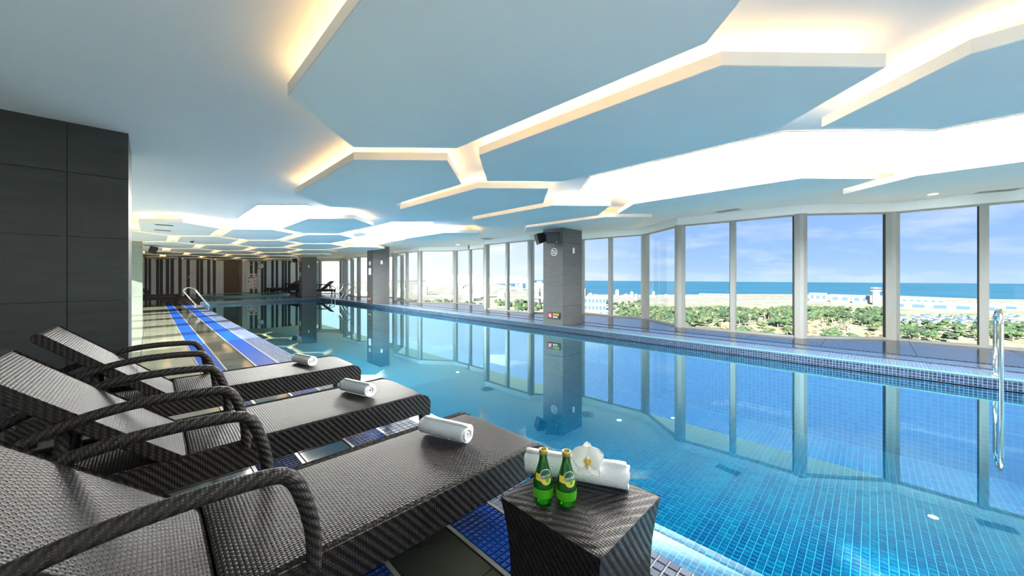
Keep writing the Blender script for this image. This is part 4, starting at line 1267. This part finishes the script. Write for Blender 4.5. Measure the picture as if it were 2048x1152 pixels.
# the rest of the wood
fb = MB()
keep_out = [(1880, 450, 55), (1830, 570, 40), (2120, 420, 50), (1636, 640, 30), (1675, 620, 30), (1715, 590, 30), (1190, 440, 30), (1208, 400, 20), (1430, 780, 60), (1752, 545, 16), (1074, 560, 20)]
def clear(px, d, r=4):
    x, y, _ = gp(px, d)
    return all(math.hypot(x-gp(a, b)[0], y-gp(a, b)[1]) > c+r for a, b, c in keep_out) and not (975 < px < 1075 and 395 < d < 440)
for _ in range(9000):
    px = rt.uniform(1150, 2250); d = rt.uniform(300, 440)
    if px < 1235: continue
    if px > 1785:
        if rt.random() < 0.55: continue
        d = rt.uniform(235, 292)
    if noise.noise(Vector((px*0.012, d*0.02, 0))) < -0.22: continue
    x, y, z = gp(px, d); s = rt.uniform(1.3, 2.6)
    if not clear(px, d, s) or any((x-a)**2+(y-b)**2 < (5.2*e+1.4*s)**2 for a, b, e in taken): continue
    fb.blob((x, y, z+s*1.2+rt.uniform(0, 3.2)), (s, s, s*0.8), 1, 0.35, mat=rt.choice((0, 0, 1, 1, 2)), rnd=rt)
for _ in range(500):
    px = rt.uniform(560, 1165); d = rt.uniform(430, 600)
    if noise.noise(Vector((px*0.01, d*0.012, 3))) < 0.0: continue
    x, y, z = gp(px, d); s = rt.uniform(2.5, 5)
    
    if not clear(px, d, s) or any((x-q)**2+(y-w)**2 < (5.2*e+1.4*s)**2 for q, w, e in taken): continue
    fb.blob((x, y, z+s*0.6), (s, s, s*0.8), 1, 0.3, mat=rt.choice((0, 1, 2)), rnd=rt)
if True:
    o = fb.build('woods', leaf); tag(o, 'dense woodland canopy stretching between the scrub and the airfield', 'woods', kind='stuff')
# palms
def palm(px, d, s):
    x, y, z = gp(px, d); e = empty('palm_tree', (x, y, z), rt.uniform(0, 6)); e.scale = (s, s, s)
    tag(e, 'tall yellowish palm beyond the scrub seen through the '+bay(px), 'tree', 'palms, '+bay(px))
    return e
pt = MB(); pt.tube([(0, 0, 0), (0.1, 0, 4), (0, 0.1, 7.5)], [0.30, 0.22, 0.2], 6); pme = pt.mesh('trunk', simple('pale_palm_trunk', (0.279, 0.248, 0.171), 0.9))
pf = MB()
for k in range(16):
    a = 2*PI*k/16; el = (0.9, 0.35, -0.2)[k % 3]
    Rm = Matrix.Translation((0, 0, 7.5)) @ Matrix.Rotation(a, 4, 'Z')
    pf.grid(lambda u, v: (2.3*u*math.cos(el*(1-u)), (v-0.5)*0.75*math.sin(PI*min(1, u*0.9+0.1)), 2.3*u*math.sin(el)-1.5*u*u), 4, 2, Rm, smooth=False)
pfm = pf.mesh('frond_crown', frond)
for px, d in PALMS:
    e = palm(px, d, rt.uniform(0.9, 1.1)); link('trunk', pme, e); link('frond_crown', pfm, e)

# ---- buildings
wall_w = simple('white_render', (0.1984, 0.1984, 0.1984), 0.7); wall_p = simple('pale_pink_render', (0.1872, 0.1560, 0.1430), 0.7); roof_w = simple('pale_roof', (0.2816, 0.2816, 0.2752), 0.7)
wall_b = simple('blue_grey_cladding', (0.0700, 0.1176, 0.1540), 0.5); glass_d = simple('dark_blue_glazing', (0.032, 0.064, 0.096), 0.2)
def facing(px, d):
    x, y, z = gp(px, d); return (x, y, z), math.atan2(y, x)+PI/2
def building(px, d, w, h, dep, label, group=None, mats=(None, None), rows=2, cols=6, name='building', roof=True):
    loc, rz = facing(px, d); e = empty(name, loc, rz); tag(e, label, 'building', group)
    # local -y faces away; +y ... the front towards the viewer is local +y
    wm, rm = mats[0] or wall_w, mats[1] or roof_w
    b = MB(); b.box(-w/2, w/2, -dep, 0, 0, h); b.build('walls', wm, e)
    if roof:
        b = MB(); b.box(-w/2-0.4, w/2+0.4, -dep-0.4, 0.4, h, h+0.5); b.build('roof', rm, e)
    for r in range(rows):
        for c in range(cols):
            cw = w/cols; x = -w/2+cw*(c+0.5); z = h*(r+0.5)/rows
            p = MB(); p.box(x-cw*0.3, x+cw*0.3, 0, 0.12, z-h/rows*0.25, z+h/rows*0.25); p.build('window', glass_d, e)
    return e
building(1880, 450, 90, 9, 18, 'long white terminal building with dark window bands beyond the car parks', rows=1, cols=5, name='terminal_building')
building(1830, 570, 60, 8, 14, 'low white terminal wing behind the long terminal building', rows=1, cols=8, name='terminal_wing')
building(2120, 420, 80, 7, 16, 'low white hall at the end of the terminal group', rows=1, cols=6, name='terminal_hall')
building(1636, 640, 24, 13, 14, 'blue-grey hangar with rounded roof on the airfield', mats=(wall_b, roof_w), rows=1, cols=3, name='hangar')
building(1680, 600, 24, 12, 14, 'white hangar with small dark windows next to the blue-grey hangar', rows=1, cols=2, name='hangar')
building(1722, 575, 20, 12, 14, 'white hangar with two dark windows next to the control tower', rows=1, cols=2, name='hangar')
building(1190, 440, 26, 17, 12, 'blue block with white pillars across from the near column', mats=(wall_b, roof_w), rows=2, cols=6, name='office_block')
building(1208, 400, 12, 4, 10, 'small white shed at the foot of the blue office block', rows=1, cols=2, name='shed')
building(1430, 780, 60, 5, 20, 'long white warehouse near the sea behind the grove', rows=1, cols=5, name='warehouse')
# control tower
loc, rz = facing(1752, 545); e = empty('control_tower', loc, rz); tag(e, 'white control tower with a wide glazed cab beside the hangars', 'tower')
b = MB(); b.prism([(4*math.cos(k*PI/4), 4*math.sin(k*PI/4)) for k in range(8)], 0, 19); b.build('shaft', wall_w, e)
b = MB(); b.lathe([(4.2, 19), (6.5, 21), (6.5, 22), (6.0, 22)], 12); b.build('gallery', roof_w, e)
b = MB(); b.lathe([(5.2, 22), (6.0, 25)], 12); b.build('cab_glazing', glass_d, e)
b = MB(); b.lathe([(6.4, 25), (6.4, 25.8), (0.01, 26.4)], 12); b.build('cab_roof', roof_w, e)
# white domed tower by the near column
loc, rz = facing(1074, 560); e = empty('radar_tower', loc, rz); tag(e, 'white tower carrying a round dome just past the near column', 'tower')
b = MB(); b.prism([(6*math.cos(k*PI/3), 6*math.sin(k*PI/3)) for k in range(6)], 0, 19); b.build('shaft', wall_w, e)
b = MB(); b.blob((0, 0, 23), (6.2, 6.2, 6.2), 2, 0.0); b.build('dome', roof_w, e)
b = MB(); b.box(-8, 8, -8, 8, 9, 12); b.build('platform', roof_w, e)
# glasshouse tents below
tme = MB()
for k in range(9):
    a0, a1 = PI*k/9, PI*(k+1)/9
    tme.face([(-1.9*math.cos(a0), 0, 3.2*math.sin(a0)), (-1.9*math.cos(a1), 0, 3.2*math.sin(a1)), (-1.9*math.cos(a1), -7, 3.2*math.sin(a1)), (-1.9*math.cos(a0), -7, 3.2*math.sin(a0))])
tme.face([(-1.9*math.cos(PI*k/9), 0, 3.2*math.sin(PI*k/9)) for k in range(10)])
tmesh = tme.mesh('greenhouse', roof_w)
for px in range(985, 1062, 8):
    loc, rz = facing(px, 415); o = link('greenhouse', tmesh, None, loc, rz); tag(o, 'white tunnel greenhouse in the row beyond the window sill', 'greenhouse', 'row of tunnel greenhouses')
# city
city_w = simple('sun_tinted_white_render', (0.30, 0.31, 0.33), 0.8)  # paler, bluish white render: sunlight and haze put into the wall colour
cm = []
for k in range(6):
    r = random.Random(100+k); b = MB(); w, h, dp = (18, 20, 30, 20, 11, 16)[k], (14, 11, 9, 14, 20, 30)[k], 14
    b.box(-w/2, w/2, -dp, 0, 0, h); b.box(-w/4, w/4, -dp*0.7, -dp*0.2, h, h+3)
    nr = max(2, int(h/4))
    for i in range(nr): b.box(-w/2+1.5, w/2-1.5, 0, 0.2, h*(i+0.35)/nr, h*(i+0.7)/nr, mat=1)
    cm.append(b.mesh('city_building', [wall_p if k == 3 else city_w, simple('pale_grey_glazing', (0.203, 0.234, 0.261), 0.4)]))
placed = []
def span(px):
    for lim, w in ((735, 'before the framed notice column'), (800, 'just past the framed notice column'), (890, 'midway between the two columns'), (1000, 'nearer to the near column'), (1100, 'right beside the near column')):
        if px < lim: return w
    return 'beyond the near column towards the sea'
for i in range(190):
    px = rt.uniform(560, 1165) if i < 165 else rt.uniform(1165, 1420); d = rt.uniform(620, 1600) if i < 165 else rt.uniform(700, 840)
    q = gp(px, d)
    if not clear(px, d, 16) or any(math.hypot(q[0]-a, q[1]-b) < 30 for a, b in placed): continue
    placed.append((q[0], q[1]))
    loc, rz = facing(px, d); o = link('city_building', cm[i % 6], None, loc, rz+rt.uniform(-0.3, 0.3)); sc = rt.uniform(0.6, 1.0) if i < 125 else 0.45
    o.scale = (sc, sc, sc*rt.uniform(0.6, 1.1))
    tag(o, ['white', 'pale', 'broad pale', 'pinkish', 'narrow white', 'tall white'][i % 6]+' city block along the hazy coast, '+span(px), 'building', 'hazy city blocks of kind %d, %s' % (i % 6+1, span(px)))
# small parked vehicles and sheds on the pale apron
vm = MB(); vm.box(-2.2, 2.2, -1, 1, 0.3, 1.0); vm.box(-1.2, 1.4, -0.9, 0.9, 1.0, 1.7, mat=1)
vme = vm.mesh('car', [wall_w, glass_d])
parked = []
for i in range(140):
    px = rt.uniform(1795, 2040); d = rt.uniform(320, 385); loc, rz = facing(px, d)
    if any((loc[0]-a)**2+(loc[1]-b)**2 < 36 for a, b in parked): continue
    parked.append(loc[:2])
    o = link('car', vme, None, loc, rt.uniform(0, 3)); o.scale = (1.2, 1.2, 1.4); tag(o, 'small pale parked car before the terminal, '+bay(px), 'car', 'cars before the terminal, '+bay(px))
# lamp mast seen over the trees
loc, rz = facing(1838, 236); e = empty('lamp_mast', loc, rz); tag(e, 'thin white lamp mast among the pines', 'lamp post')
b = MB(); b.tube([(0, 0, 0), (0, 0, 6.4)], 0.16, 8); b.build('pole', wall_w, e)
b = MB(); b.tube([(0, 0, 6.0), (2.2, 0, 6.3)], 0.10, 6); b.build('arm', wall_w, e)
# hills beyond the town, the haze put into their pale blue
hb = MB()
for k in range(5):
    x, y, z = gp(900+30*k, 2600+60*k); hb.blob((x, y, z), (190, 190, 48+18*math.sin(k*1.7)), 2, 0.06)
struct(hb.build('hills', simple('haze_tinted_hill', (0.55, 0.68, 0.80), 0.9)))
